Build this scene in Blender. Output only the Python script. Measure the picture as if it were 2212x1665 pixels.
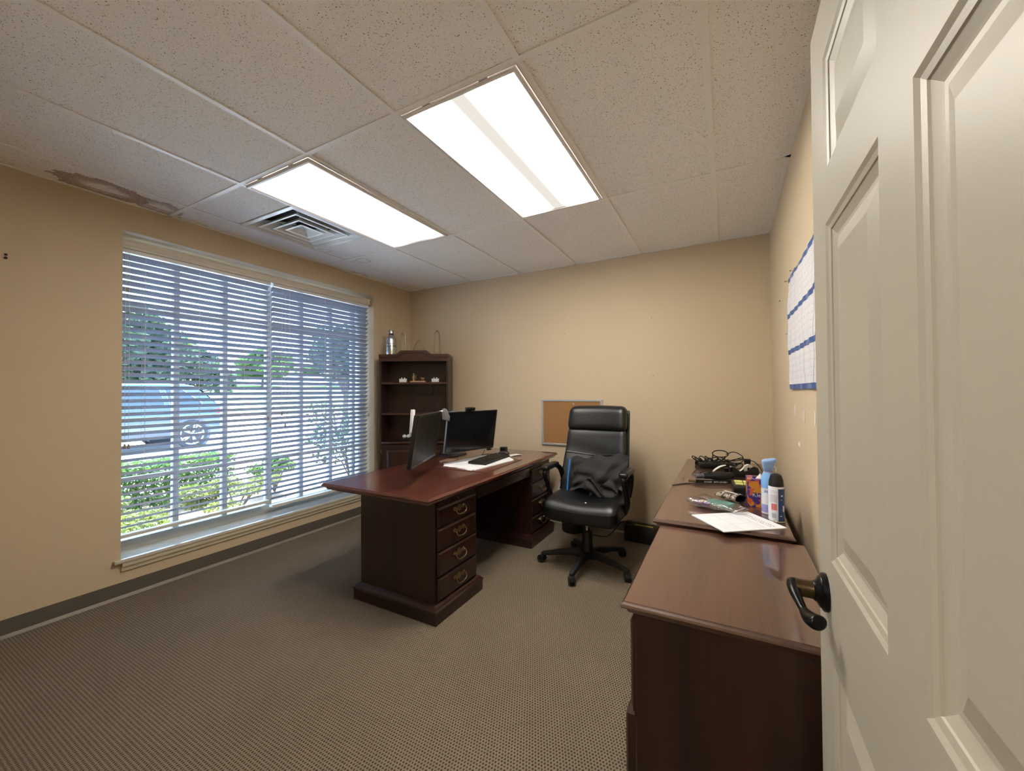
import bpy, bmesh, math, random
from mathutils import Vector, Matrix, Euler
R = math.radians
PI = math.pi
for o in list(bpy.data.objects):
    bpy.data.objects.remove(o, do_unlink=True)
scene = bpy.context.scene
col = scene.collection

# ------------------------------------------------------------------ camera
W, D, H = 3.691, 3.68, 2.51                 # right wall x, back wall y, ceiling z (window wall is x = 0)
F_PX, YAW, PITCH, ROLL = 861.74, 0.4941, 0.0146, -0.0065
CAM = Vector((3.382, 0.0, 1.288))
cam_data = bpy.data.cameras.new('camera')
cam = bpy.data.objects.new('camera', cam_data)
col.objects.link(cam)
cam_data.sensor_fit = 'HORIZONTAL'
cam_data.sensor_width = 36.0
cam_data.lens = F_PX / 2212.0 * 36.0
cam_data.clip_start = 0.02
cam_data.clip_end = 300
fw = Vector((-math.sin(YAW) * math.cos(PITCH), math.cos(YAW) * math.cos(PITCH), math.sin(PITCH)))
r0 = Vector((math.cos(YAW), math.sin(YAW), 0))
u0 = r0.cross(fw)
rr = r0 * math.cos(ROLL) + u0 * math.sin(ROLL)
uu = -r0 * math.sin(ROLL) + u0 * math.cos(ROLL)
mw = Matrix((( rr.x, uu.x, -fw.x, CAM.x), (rr.y, uu.y, -fw.y, CAM.y), (rr.z, uu.z, -fw.z, CAM.z), (0, 0, 0, 1)))
cam.matrix_world = mw
scene.camera = cam

# ------------------------------------------------------------------ world, sun, exposure
SKY_COL, SKY_STR = (0.40, 0.63, 1.0), 5.4
SUN_STR, SUN_COL = 20.0, (0.83, 0.89, 1.0)
LENS_1, LENS_2 = 1.3, 11.0                 # the two ceiling fixtures
LAMP_COL = (1.0, 0.94, 0.85)
world = bpy.data.worlds.new('world')
scene.world = world
world.use_nodes = True
bg = world.node_tree.nodes['Background']
bg.inputs[0].default_value = (*SKY_COL, 1)
bg.inputs[1].default_value = SKY_STR
sd = bpy.data.lights.new('sun', 'SUN')
sd.energy = SUN_STR
sd.color = SUN_COL
sd.angle = R(0.6)
sun = bpy.data.objects.new('sun', sd)
col.objects.link(sun)
sun.location = (-10, 4, 20)
sun.rotation_euler = Vector((-0.30, 0.34, 0.89)).to_track_quat('Z', 'Y').to_euler()
vs = scene.view_settings
vs.view_transform = 'Standard'
vs.look = 'None'
vs.gamma = 1.0
vs.use_curve_mapping = False
vs.exposure = 1.33

# ------------------------------------------------------------------ material helpers
class NT:
    def __init__(s, name):
        s.m = bpy.data.materials.new(name)
        s.m.use_nodes = True
        s.t = s.m.node_tree
        s.t.nodes.clear()
        s.out = s.t.nodes.new('ShaderNodeOutputMaterial')
    def n(s, kind, **k):
        nd = s.t.nodes.new('ShaderNode' + kind)
        for a, b in k.items():
            setattr(nd, a, b)
        return nd
    def l(s, a, b):
        s.t.links.new(a, b)
    def put(s, sock, v):
        if hasattr(v, 'is_linked') or isinstance(v, bpy.types.NodeSocket):
            s.l(v, sock)
        elif isinstance(v, (tuple, list)):
            sock.default_value = (*v, 1) if len(v) == 3 and sock.type == 'RGBA' else v
        else:
            sock.default_value = v
    def math(s, op, a, b=0.0, c=0.0, clamp=False):
        nd = s.n('Math', operation=op, use_clamp=clamp)
        s.put(nd.inputs[0], a); s.put(nd.inputs[1], b)
        if len(nd.inputs) > 2: s.put(nd.inputs[2], c)
        return nd.outputs[0]
    def mix(s, f, a, b, blend='MIX'):
        nd = s.n('Mix', data_type='RGBA', blend_type=blend)
        s.put(nd.inputs[0], f); s.put(nd.inputs[6], a); s.put(nd.inputs[7], b)
        return nd.outputs[2]
    def step(s, x, lo, hi):
        nd = s.n('MapRange', interpolation_type='SMOOTHSTEP')
        s.put(nd.inputs[0], x); s.put(nd.inputs[1], lo); s.put(nd.inputs[2], hi)
        return nd.outputs[0]
    def obj(s):
        return s.n('TexCoord').outputs['Object']
    def pos(s):
        return s.n('NewGeometry').outputs['Position']
    def xyz(s, v):
        nd = s.n('SeparateXYZ'); s.l(v, nd.inputs[0])
        return nd.outputs
    def vec(s, x, y, z):
        nd = s.n('CombineXYZ')
        s.put(nd.inputs[0], x); s.put(nd.inputs[1], y); s.put(nd.inputs[2], z)
        return nd.outputs[0]
    def scale(s, v, sc):
        nd = s.n('Mapping'); s.l(v, nd.inputs[0]); nd.inputs['Scale'].default_value = sc
        return nd.outputs[0]
    def noise(s, v, scale, detail=3, rough=0.5, dist=0.0):
        nd = s.n('TexNoise'); s.l(v, nd.inputs['Vector'])
        nd.inputs['Scale'].default_value = scale; nd.inputs['Detail'].default_value = detail
        nd.inputs['Roughness'].default_value = rough; nd.inputs['Distortion'].default_value = dist
        return nd.outputs[0]
    def voro(s, v, scale, rand=1.0):
        nd = s.n('TexVoronoi'); s.l(v, nd.inputs['Vector'])
        nd.inputs['Scale'].default_value = scale
        nd.inputs['Randomness'].default_value = rand
        return nd
    def bump(s, h, strength=0.2, dist=0.002):
        nd = s.n('Bump'); nd.inputs['Strength'].default_value = strength
        nd.inputs['Distance'].default_value = dist; s.l(h, nd.inputs['Height'])
        return nd.outputs[0]
    def bsdf(s, color, rough=0.5, metal=0.0, normal=None, spec=0.5, coat=0.0, trans=0.0, ior=1.5, alpha=None, emit=None, estr=0.0, sheen=0.0, coat_rough=0.05):
        b = s.n('BsdfPrincipled')
        s.put(b.inputs['Base Color'], color); s.put(b.inputs['Roughness'], rough)
        s.put(b.inputs['Metallic'], metal)
        b.inputs['Specular IOR Level'].default_value = spec
        b.inputs['Coat Weight'].default_value = coat
        b.inputs['Coat Roughness'].default_value = coat_rough
        b.inputs['Transmission Weight'].default_value = trans
        b.inputs['IOR'].default_value = ior
        b.inputs['Sheen Weight'].default_value = sheen
        if alpha is not None: s.put(b.inputs['Alpha'], alpha)
        if emit is not None:
            s.put(b.inputs['Emission Color'], emit); s.put(b.inputs['Emission Strength'], estr)
        if normal is not None: s.l(normal, b.inputs['Normal'])
        s.l(b.outputs[0], s.out.inputs[0])
        return s.m

def plain(name, c, rough=0.5, metal=0.0, var=0.10, scale=40.0, bump=0.0, bscale=200.0, **k):
    t = NT(name)
    v = t.obj()
    n = t.noise(v, scale, 3)
    d = tuple(x * (1 - var) for x in c); e = tuple(min(1, x * (1 + var)) for x in c)
    cc = t.mix(n, d, e)
    nm = t.bump(t.noise(v, bscale, 2), bump) if bump else None
    return t.bsdf(cc, rough, metal, nm, **k)

def wood(name, c1, c2, axis='y', rough=0.28, coat=0.35, fig=1.0):
    t = NT(name)
    v = t.obj()
    sc = {'x': (1.2, 22, 22), 'y': (22, 1.2, 22), 'z': (22, 22, 1.2)}[axis]
    n1 = t.noise(t.scale(v, sc), 1.0 * fig, 3, 0.5, 0.3)
    fine = {'x': (6, 260, 260), 'y': (260, 6, 260), 'z': (260, 260, 6)}[axis]
    n2 = t.noise(t.scale(v, fine), 1.0, 2, 0.5)
    broad = t.noise(t.scale(v, {'x': (.8, 6, 6), 'y': (6, .8, 6), 'z': (6, 6, .8)}[axis]), 1.0, 2)
    f = t.math('MULTIPLY_ADD', n2, 0.30, t.math('MULTIPLY_ADD', broad, 0.5, t.math('MULTIPLY', n1, 0.5)))
    f = t.step(f, 0.32, 0.98)
    cc = t.mix(f, c1, c2)
    mm = t.bsdf(cc, rough, 0, None, coat=coat, coat_rough=0.05)
    mm.node_tree.nodes['Principled BSDF'].inputs['Coat IOR'].default_value = 1.65
    return mm

def paint(name, c, rough=0.6, bump=0.12, var=0.05):
    t = NT(name)
    v = t.pos()
    big = t.noise(v, 0.9, 3)
    cc = t.mix(big, tuple(x * (1 - var) for x in c), tuple(min(1, x * (1 + var)) for x in c))
    return t.bsdf(cc, rough, 0, t.bump(t.noise(v, 130, 3), bump, 0.002), spec=0.35)

M = {}
M['wall'] = paint('wall_paint', (0.60, 0.478, 0.325))
M['trim_paint'] = paint('cream_trim_paint', (0.62, 0.55, 0.40), 0.38, 0.05)
M['door'] = paint('door_paint', (0.43, 0.40, 0.325), 0.42, 0.06, 0.03)
M['sill'] = paint('sill_paint', (0.60, 0.56, 0.46), 0.30, 0.0)
M['sill'].node_tree.nodes['Principled BSDF'].inputs['Coat Weight'].default_value = 1.0
M['base_vinyl'] = plain('vinyl_cove_base', (0.115, 0.098, 0.078), 0.45, var=0.08, scale=8)
M['base_toe'] = plain('vinyl_cove_toe', (0.26, 0.225, 0.18), 0.5, var=0.08, scale=8)
M['white_metal'] = plain('white_enamel', (0.88, 0.86, 0.82), 0.4, var=0.03)
M['fixture_frame'] = plain('fixture_frame_enamel', (0.74, 0.71, 0.70), 0.35, var=0.03)
M['vent_metal'] = plain('diffuser_enamel', (0.86, 0.86, 0.83), 0.22, var=0.04, scale=12)
M['dark_void'] = plain('dark_duct', (0.09, 0.085, 0.08), 0.8)
M['slat'] = plain('shaded_slat_vinyl', (0.31, 0.34, 0.41), 0.4, var=0.03, scale=6)  # white slats; their shade is put into this grey-blue colour
M['valance'] = plain('blind_valance_vinyl', (0.66, 0.61, 0.52), 0.45, var=0.04, scale=6)
M['cord'] = plain('blind_cord', (0.70, 0.68, 0.64), 0.8)
M['tassel'] = plain('blind_tassel', (0.33, 0.27, 0.20), 0.5)
M['win_frame'] = plain('window_frame_vinyl', (0.50, 0.49, 0.44), 0.4, var=0.04)
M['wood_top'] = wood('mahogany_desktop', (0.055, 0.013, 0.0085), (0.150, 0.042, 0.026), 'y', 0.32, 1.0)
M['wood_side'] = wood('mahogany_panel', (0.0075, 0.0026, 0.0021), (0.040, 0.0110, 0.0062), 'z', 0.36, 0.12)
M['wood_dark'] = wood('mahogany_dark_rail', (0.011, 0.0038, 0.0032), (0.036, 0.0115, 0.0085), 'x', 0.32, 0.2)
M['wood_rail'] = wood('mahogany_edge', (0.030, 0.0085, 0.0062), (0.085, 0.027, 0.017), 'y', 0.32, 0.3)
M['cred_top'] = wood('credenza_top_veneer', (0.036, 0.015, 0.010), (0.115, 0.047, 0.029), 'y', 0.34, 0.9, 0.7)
M['brass'] = plain('aged_brass', (0.24, 0.18, 0.09), 0.35, 0.9, var=0.25, scale=60)
M['leather'] = plain('black_leather', (0.0050, 0.0056, 0.0066), 0.34, var=0.25, scale=25, bump=0.25, bscale=420)
M['leather2'] = plain('black_leather_panel', (0.0105, 0.0115, 0.013), 0.46, var=0.25, scale=14, bump=0.25, bscale=420)
M['cloth_black'] = plain('black_nylon_cloth', (0.011, 0.011, 0.0115), 0.75, var=0.25, scale=30, bump=0.3, bscale=700)
M['blk'] = plain('black_plastic', (0.0045, 0.0045, 0.005), 0.35, var=0.2)
M['blk_matte'] = plain('black_matte_plastic', (0.0045, 0.0045, 0.005), 0.6, var=0.2)
M['rubber'] = plain('black_rubber', (0.0045, 0.0045, 0.005), 0.5)
M['screen'] = plain('dark_screen_glass', (0.006, 0.006, 0.007), 0.14, var=0.2)
M['screen_matte'] = plain('matte_dark_screen', (0.009, 0.0085, 0.0075), 0.36, var=0.2, spec=0.16)
M['silver'] = plain('silver_plastic', (0.15, 0.15, 0.16), 0.42, 0.3)
M['alu'] = plain('aluminium_frame', (0.62, 0.62, 0.64), 0.35, 0.6, var=0.05)
M['steel'] = plain('brushed_steel', (0.62, 0.61, 0.57), 0.22, 1.0, var=0.10, scale=90)
M['chrome'] = plain('chrome_rod', (0.55, 0.54, 0.52), 0.15, 1.0)
M['white_pl'] = plain('white_plastic', (0.75, 0.75, 0.74), 0.4, var=0.03)
M['paper'] = plain('white_paper', (0.74, 0.75, 0.78), 0.75, var=0.03)
M['ink'] = plain('grey_ink', (0.10, 0.10, 0.12), 0.8)
M['ink_light'] = plain('light_ink', (0.36, 0.37, 0.40), 0.8)
M['white_ink'] = plain('white_ink', (0.75, 0.75, 0.75), 0.7)
M['blue'] = plain('bright_blue_plastic', (0.012, 0.16, 0.52), 0.35)
M['bronze'] = plain('oil_rubbed_bronze', (0.008, 0.0075, 0.007), 0.28, 0.7, var=0.3, scale=30)
M['bronze_worn'] = plain('worn_bronze', (0.07, 0.045, 0.018), 0.35, 0.8, var=0.5, scale=80)
M['yellow'] = plain('yellow_sticker', (0.55, 0.44, 0.06), 0.5)
M['note_yellow'] = plain('yellow_sticky_paper', (0.66, 0.66, 0.22), 0.8)
M['oak'] = wood('light_oak', (0.35, 0.20, 0.09), (0.52, 0.33, 0.17), 'x', 0.45, 0.1)
M['gold'] = plain('antique_gold', (0.40, 0.27, 0.10), 0.35, 0.85, var=0.4, scale=90)
M['pewter'] = plain('dark_pewter', (0.10, 0.10, 0.09), 0.4, 0.7, var=0.4, scale=70)
M['tan_pad'] = plain('tan_card', (0.40, 0.25, 0.16), 0.7)
M['pad_brown'] = wood('brown_desk_pad', (0.06, 0.018, 0.012), (0.12, 0.04, 0.025), 'y', 0.4, 0.1)
M['liner'] = plain('translucent_bin_liner', (0.55, 0.55, 0.60), 0.35, var=0.2, scale=18, bump=0.5, bscale=60)
M['tape'] = plain('clear_tape_roll', (0.62, 0.60, 0.55), 0.3)
M['hole'] = plain('wall_anchor_hole', (0.02, 0.016, 0.012), 0.8)
M['scuff'] = plain('white_wall_filler', (0.78, 0.75, 0.70), 0.8)
M['pin'] = plain('brass_pin', (0.55, 0.40, 0.16), 0.3, 0.8)
M['clear_pin'] = plain('clear_pin', (0.72, 0.70, 0.66), 0.2)
M['outlet'] = plain('almond_outlet', (0.42, 0.33, 0.22), 0.5)

def carpet():
    t = NT('loop_pile_carpet')
    v = t.pos()
    wob = t.noise(v, 60, 2)
    x, y, z = t.xyz(v)
    x = t.math('MULTIPLY_ADD', wob, 0.006, x)
    vv = t.math('DIVIDE', y, 0.0125)
    row = t.math('FLOOR', vv)
    off = t.math('MULTIPLY', t.math('MODULO', t.math('ABSOLUTE', row), 2.0), 0.5)
    uu_ = t.math('ADD', t.math('DIVIDE', x, 0.0118), off)
    du = t.math('SUBTRACT', t.math('FRACT', uu_), 0.5)
    dv = t.math('SUBTRACT', t.math('FRACT', vv), 0.5)
    d = t.math('SQRT', t.math('ADD', t.math('MULTIPLY', du, du), t.math('MULTIPLY', t.math('MULTIPLY', dv, dv), 0.75)))
    grain = t.noise(v, 420, 2)
    d = t.math('ADD', d, t.math('MULTIPLY_ADD', grain, 0.30, -0.15))
    dark = t.step(d, 0.40, 0.20)
    big = t.noise(v, 1.6, 4, 0.6)
    loop = t.mix(big, (0.180, 0.143, 0.098), (0.250, 0.201, 0.141))
    cc = t.mix(dark, loop, (0.052, 0.038, 0.026))
    hgt = t.math('SUBTRACT', 1.0, dark)
    return t.bsdf(cc, 0.95, 0, t.bump(hgt, 0.7, 0.004), spec=0.1, sheen=0.1)
M['carpet'] = carpet()

STAINS = [  # centre x, y, radius x, radius y, fill, rim
    (0.115, 0.93, 0.130, 0.21, 0.95, 1.1), (0.105, 1.20, 0.115, 0.13, 0.7, 1.0), (0.04, 1.07, 0.055, 0.27, 0.6, 0.9),
    (0.415, 2.60, 0.075, 0.072, 0.10, 0.55), (0.455, 2.47, 0.055, 0.042, 0.04, 0.25), (0.345, 2.265, 0.06, 0.045, 0.25, 0.3),
    (0.035, 2.88, 0.06, 0.10, 0.2, 0.45), (0.02, 1.42, 0.05, 0.09, 0.2, 0.4)]
def tile_mat():
    t = NT('fissured_ceiling_tile')
    v = t.pos()
    base = t.mix(t.noise(v, 1.1, 2), (0.87, 0.845, 0.81), (0.92, 0.895, 0.86))
    x, y, z = t.xyz(v)
    wv = t.scale(v, (1, 1, 1))
    nd = t.noise(wv, 22, 5, 0.7)
    nf = t.noise(wv, 120, 3, 0.6)
    total = None
    for (cx, cy, rx, ry, fill, rim) in STAINS:
        dx = t.math('DIVIDE', t.math('SUBTRACT', x, cx), rx)
        dy = t.math('DIVIDE', t.math('SUBTRACT', y, cy), ry)
        d = t.math('SQRT', t.math('ADD', t.math('MULTIPLY', dx, dx), t.math('MULTIPLY', dy, dy)))
        d = t.math('ADD', d, t.math('MULTIPLY_ADD', nd, 0.9, -0.45))
        inside = t.step(d, 1.0, 0.94)
        ring = t.math('MULTIPLY', inside, t.step(d, 0.62, 0.97))
        core = t.math('MULTIPLY', t.math('MULTIPLY', inside, t.step(d, 0.25, 0.7)), fill)
        a = t.math('MAXIMUM', t.math('MULTIPLY', ring, rim), core)
        total = a if total is None else t.math('MAXIMUM', total, a)
    total = t.math('MULTIPLY', total, t.math('MULTIPLY_ADD', nf, 1.1, 0.25, clamp=True))
    base = t.mix(total, base, (0.36, 0.235, 0.145))
    vo = t.voro(v, 190).outputs['Distance']
    vo2 = t.voro(t.scale(v, (1.0, 1.0, 1.0)), 100).outputs['Distance']
    thr = t.math('MULTIPLY_ADD', t.noise(v, 35, 2), 0.36, 0.03)
    p1 = t.math('LESS_THAN', vo, thr)
    p2 = t.math('LESS_THAN', vo2, t.math('MULTIPLY_ADD', t.noise(v, 48, 2), 0.38, -0.02))
    pit = t.math('MAXIMUM', t.math('MULTIPLY', p1, 0.55), p2)
    cc = t.mix(pit, base, (0.33, 0.27, 0.19))
    return t.bsdf(cc, 0.9, 0, t.bump(t.math('SUBTRACT', 1.0, pit), 0.35, 0.003), spec=0.1)
M['tile'] = tile_mat()

def lens_mat(name, strength, lo, phase):
    t = NT(name)
    x, y, z = t.xyz(t.obj())
    # two rows of tubes behind a prismatic lens
    d1 = t.math('ABSOLUTE', t.math('SUBTRACT', t.math('ABSOLUTE', t.math('ADD', x, phase)), 0.17))
    glow = t.math('SUBTRACT', 1.0, t.math('DIVIDE', d1, 0.145), clamp=True)
    glow = t.math('POWER', glow, 2.0)
    fx = t.math('SINE', t.math('MULTIPLY', x, 900.0)); fy = t.math('SINE', t.math('MULTIPLY', y, 900.0))
    pr = t.math('MULTIPLY_ADD', t.math('MULTIPLY', fx, fy), 0.06, 1.0)
    st = t.math('MULTIPLY', t.math('MULTIPLY_ADD', glow, strength, lo), pr)
    e = t.n('Emission'); e.inputs[0].default_value = (*LAMP_COL, 1)
    t.l(st, e.inputs[1])
    t.l(e.outputs[0], t.out.inputs[0])
    return t.m
M['lens_a'] = lens_mat('prismatic_lens_bright', LENS_1 * 1.6, LENS_1 * 0.45, 0.0)
M['lens_b'] = lens_mat('prismatic_lens_banded', LENS_2 * 2.8, 0.34, 0.0)
M['added_hall_lens'] = lens_mat('added_hall_lens', 8.0, 5.0, 0.0)  # glowing face of the added hallway lamp

def glass_pane():
    t = NT('window_glass')
    tr = t.n('BsdfTransparent'); tr.inputs[0].default_value = (0.93, 0.96, 0.97, 1)
    gl = t.n('BsdfGlossy'); gl.inputs['Roughness'].default_value = 0.02
    gl.inputs[0].default_value = (0.8, 0.85, 0.9, 1)
    fr = t.n('Fresnel'); fr.inputs[0].default_value = 1.45
    nz = t.noise(t.pos(), 2.0)
    f = t.math('MULTIPLY', fr.outputs[0], t.math('MULTIPLY_ADD', nz, 0.2, 0.5))
    mx = t.n('MixShader'); t.l(f, mx.inputs[0]); t.l(tr.outputs[0], mx.inputs[1]); t.l(gl.outputs[0], mx.inputs[2])
    t.l(mx.outputs[0], t.out.inputs[0])
    return t.m
M['pane'] = glass_pane()
def crystal():
    t = NT('clear_crystal')
    c = t.mix(t.noise(t.obj(), 20), (0.90, 0.91, 0.88), (0.97, 0.97, 0.95))
    tr = t.n('BsdfTransparent'); t.l(c, tr.inputs[0])
    gl = t.n('BsdfGlossy'); gl.inputs['Roughness'].default_value = 0.03
    fr = t.n('Fresnel'); fr.inputs[0].default_value = 1.6
    mx = t.n('MixShader'); t.l(t.math('MULTIPLY_ADD', fr.outputs[0], 1.0, 0.14, clamp=True), mx.inputs[0])
    t.l(tr.outputs[0], mx.inputs[1]); t.l(gl.outputs[0], mx.inputs[2]); t.l(mx.outputs[0], t.out.inputs[0])
    return t.m
M['crystal'] = crystal()
def clear_film():
    t = NT('clear_plastic_film')
    v = t.obj()
    tr = t.n('BsdfTransparent'); tr.inputs[0].default_value = (0.92, 0.92, 0.93, 1)
    gl = t.n('BsdfGlossy'); gl.inputs['Roughness'].default_value = 0.12
    t.l(t.bump(t.noise(v, 70, 3), 0.8, 0.01), gl.inputs['Normal'])
    mx = t.n('MixShader'); t.l(t.math('MULTIPLY_ADD', t.noise(v, 45, 2), 0.5, 0.02), mx.inputs[0])
    t.l(tr.outputs[0], mx.inputs[1]); t.l(gl.outputs[0], mx.inputs[2]); t.l(mx.outputs[0], t.out.inputs[0])
    return t.m
M['film'] = clear_film()
def cork():
    t = NT('cork')
    v = t.obj()
    n = t.noise(v, 160, 4, 0.7)
    b = t.noise(v, 5, 2)
    c = t.mix(n, (0.25, 0.115, 0.036), (0.42, 0.22, 0.085))
    c = t.mix(t.math('MULTIPLY', b, 0.35), c, (0.36, 0.16, 0.05))
    return t.bsdf(c, 0.85, 0, t.bump(n, 0.3, 0.002))
M['cork'] = cork()

# ------------------------------------------------------------------ mesh helpers
class MB:
    def __init__(s):
        s.v = []; s.f = []
    def add(s, vs_, fs_):
        k = len(s.v)
        s.v += [tuple(p) for p in vs_]
        s.f += [tuple(i + k for i in f) for f in fs_]
        return s
    def box(s, x0, x1, y0, y1, z0, z1, mat=None):
        P = [Vector((x, y, z)) for z in (z0, z1) for y in (y0, y1) for x in (x0, x1)]
        if mat is not None: P = [mat @ q for q in P]
        return s.add(P, [(0, 2, 3, 1), (4, 5, 7, 6), (0, 1, 5, 4), (2, 6, 7, 3), (0, 4, 6, 2), (1, 3, 7, 5)])
    def cbox(s, c, sz, mat=None):
        return s.box(c[0]-sz[0]/2, c[0]+sz[0]/2, c[1]-sz[1]/2, c[1]+sz[1]/2, c[2]-sz[2]/2, c[2]+sz[2]/2, mat)
    def loops(s, L, cap0=True, cap1=True, closed=True):
        n = len(L[0]); k = len(s.v)
        for lp in L: s.v += [tuple(p) for p in lp]
        for a in range(len(L) - 1):
            for i in range(n if closed else n - 1):
                j = (i + 1) % n
                s.f.append((k + a*n + i, k + a*n + j, k + (a+1)*n + j, k + (a+1)*n + i))
        if cap0: s.f.append(tuple(k + i for i in reversed(range(n))))
        if cap1: s.f.append(tuple(k + (len(L)-1)*n + i for i in range(n)))
        return s
    def rloft(s, x0, x1, y0, y1, prof):
        """rectangular rings; prof = [(outset, z)] from bottom to top"""
        return s.loops([[(x0-o, y0-o, z), (x1+o, y0-o, z), (x1+o, y1+o, z), (x0-o, y1+o, z)] for o, z in prof])
    def prism(s, poly, a, b, axis='x', mat=None):
        def mk(p, t):
            q = {'x': (t, p[0], p[1]), 'y': (p[0], t, p[1]), 'z': (p[0], p[1], t)}[axis]
            return mat @ Vector(q) if mat is not None else q
        return s.loops([[mk(p, a) for p in poly], [mk(p, b) for p in poly]])
    def lathe(s, prof, n=24, mat=None, c=(0, 0, 0), cap0=True, cap1=True):
        L = []
        for r_, z in prof:
            lp = [Vector((c[0] + r_*math.cos(2*PI*i/n), c[1] + r_*math.sin(2*PI*i/n), c[2] + z)) for i in range(n)]
            if mat is not None: lp = [mat @ q for q in lp]
            L.append(lp)
        return s.loops(L, cap0, cap1)
    def tube(s, path, r_, n=8, closed=False, flat=1.0):
        P = [Vector(p) for p in path]
        m = len(P); L = []
        rad = r_ if isinstance(r_, (list, tuple)) else [r_] * m
        prev = None
        for i in range(m):
            if closed: t_ = (P[(i+1) % m] - P[i-1])
            else: t_ = P[min(i+1, m-1)] - P[max(i-1, 0)]
            t_.normalize()
            if prev is None:
                a = Vector((0, 0, 1)) if abs(t_.z) < 0.9 else Vector((1, 0, 0))
                nn = t_.cross(a).normalized()
            else:
                nn = (prev - t_ * prev.dot(t_)).normalized()
            prev = nn
            bb = t_.cross(nn)
            L.append([P[i] + (nn*math.cos(2*PI*k/n) + bb*math.sin(2*PI*k/n)*flat) * rad[i] for k in range(n)])
        if closed:
            L.append(L[0])
            return s.loops(L, False, False)
        return s.loops(L)
    def grid(s, nu, nv, fn, thick=0.0):
        k = len(s.v)
        for j in range(nv + 1):
            for i in range(nu + 1):
                s.v.append(tuple(fn(i/nu, j/nv)))
        for j in range(nv):
            for i in range(nu):
                a = k + j*(nu+1) + i
                s.f.append((a, a+1, a+nu+2, a+nu+1))
        return s
    def rblock(s, h, r_, fn=None, n=(8, 8, 8)):
        """rounded block with half sizes h, radius r_, then deformed by fn(Vector)->Vector"""
        bm = bmesh.new(); idx = {}; F = []
        def vid(i, j, k):
            key = (i, j, k)
            if key not in idx:
                p = Vector((-1 + 2*i/n[0], -1 + 2*j/n[1], -1 + 2*k/n[2]))
                q = Vector((p.x*h[0], p.y*h[1], p.z*h[2]))
                inner = Vector((max(-(h[0]-r_), min(h[0]-r_, q.x)), max(-(h[1]-r_), min(h[1]-r_, q.y)), max(-(h[2]-r_), min(h[2]-r_, q.z))))
                dlt = q - inner
                if dlt.length > 1e-9: q = inner + dlt.normalized() * min(r_, max(abs(dlt.x), abs(dlt.y), abs(dlt.z)))
                idx[key] = len(idx) ; PV.append(fn(q) if fn else q)
            return idx[key]
        PV = []
        for ax in range(3):
            b, c = [(1, 2), (2, 0), (0, 1)][ax]
            for side in (0, n[ax]):
                for i in range(n[b]):
                    for j in range(n[c]):
                        def key(bi, cj):
                            t_ = [0, 0, 0]; t_[ax] = side; t_[b] = bi; t_[c] = cj
                            return vid(*t_)
                        q = (key(i, j), key(i+1, j), key(i+1, j+1), key(i, j+1))
                        F.append(q if side else tuple(reversed(q)))
        bm.free()
        return s.add(PV, F)
    def build(s, name, mat, parent=None, smooth=False, bevel=0.0, seg=2, angle=35, loc=None, rot=None, solid=0.0):
        me = bpy.data.meshes.new(name)
        me.from_pydata(s.v, [], s.f)
        if bevel > 0 or solid > 0:
            bm = bmesh.new(); bm.from_mesh(me)
            bmesh.ops.recalc_face_normals(bm, faces=bm.faces)
            if solid > 0: bmesh.ops.solidify(bm, geom=bm.faces[:], thickness=solid)
            if bevel > 0:
                E_ = [e for e in bm.edges if len(e.link_faces) == 2 and e.calc_face_angle(0) > R(28)]
                bmesh.ops.bevel(bm, geom=E_, offset=bevel, segments=seg, profile=0.5, affect='EDGES', clamp_overlap=True)
            bm.to_mesh(me); bm.free()
        else:
            bm = bmesh.new(); bm.from_mesh(me)
            bmesh.ops.recalc_face_normals(bm, faces=bm.faces)
            bm.to_mesh(me); bm.free()
        me.materials.append(mat if not isinstance(mat, str) else M[mat])
        if smooth or bevel > 0:
            me.polygons.foreach_set('use_smooth', [True] * len(me.polygons))
            me.set_sharp_from_angle(angle=R(angle))
        me.update()
        return link(name, me, parent, loc, rot)

def link(name, me, parent=None, loc=None, rot=None):
    o = bpy.data.objects.new(name, me)
    col.objects.link(o)
    if parent is not None: o.parent = parent
    if loc is not None: o.location = loc
    if rot is not None: o.rotation_euler = rot
    return o
def tag(o, label, cat, group=None, kind=None):
    o['label'] = label
    if cat: o['category'] = cat
    if group: o['group'] = group
    if kind: o['kind'] = kind
    return o
def thing(name, label, cat, loc=(0, 0, 0), rz=0.0, group=None, kind=None):
    o = link(name, None, None, loc, (0, 0, rz))
    return tag(o, label, cat, group, kind)
def struct(o, label=None):
    o['kind'] = 'structure'
    if label: o['label'] = label
    return o
def text_part(s, size, mat, parent, loc, rot, name='lettering', depth=0.0003):
    cu = bpy.data.curves.new(name, 'FONT')
    cu.body = s; cu.size = size; cu.extrude = depth; cu.align_x = 'CENTER'; cu.align_y = 'CENTER'
    ob = bpy.data.objects.new(name, cu)
    me = bpy.data.meshes.new_from_object(ob)
    bpy.data.objects.remove(ob)
    me.materials.append(M[mat])
    return link(name, me, parent, loc, rot)
def arc(c, r_, a0, a1, n, plane='xz', off=0.0):
    out = []
    for i in range(n + 1):
        a = R(a0 + (a1 - a0) * i / n)
        p, q = r_*math.cos(a), r_*math.sin(a)
        out.append({'xz': (c[0]+p, off, c[1]+q), 'yz': (off, c[0]+p, c[1]+q), 'xy': (c[0]+p, c[1]+q, off)}[plane])
    return out
def smooth_path(pts, n=6):
    P = [Vector(p) for p in pts]; out = []
    for i in range(len(P) - 1):
        a, b, c, d = P[max(i-1, 0)], P[i], P[i+1], P[min(i+2, len(P)-1)]
        for k in range(n):
            t = k / n
            out.append(0.5*((2*b) + (c-a)*t + (2*a-5*b+4*c-d)*t*t + (3*b-a-3*c+d)*t**3))
    out.append(P[-1])
    return out

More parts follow.
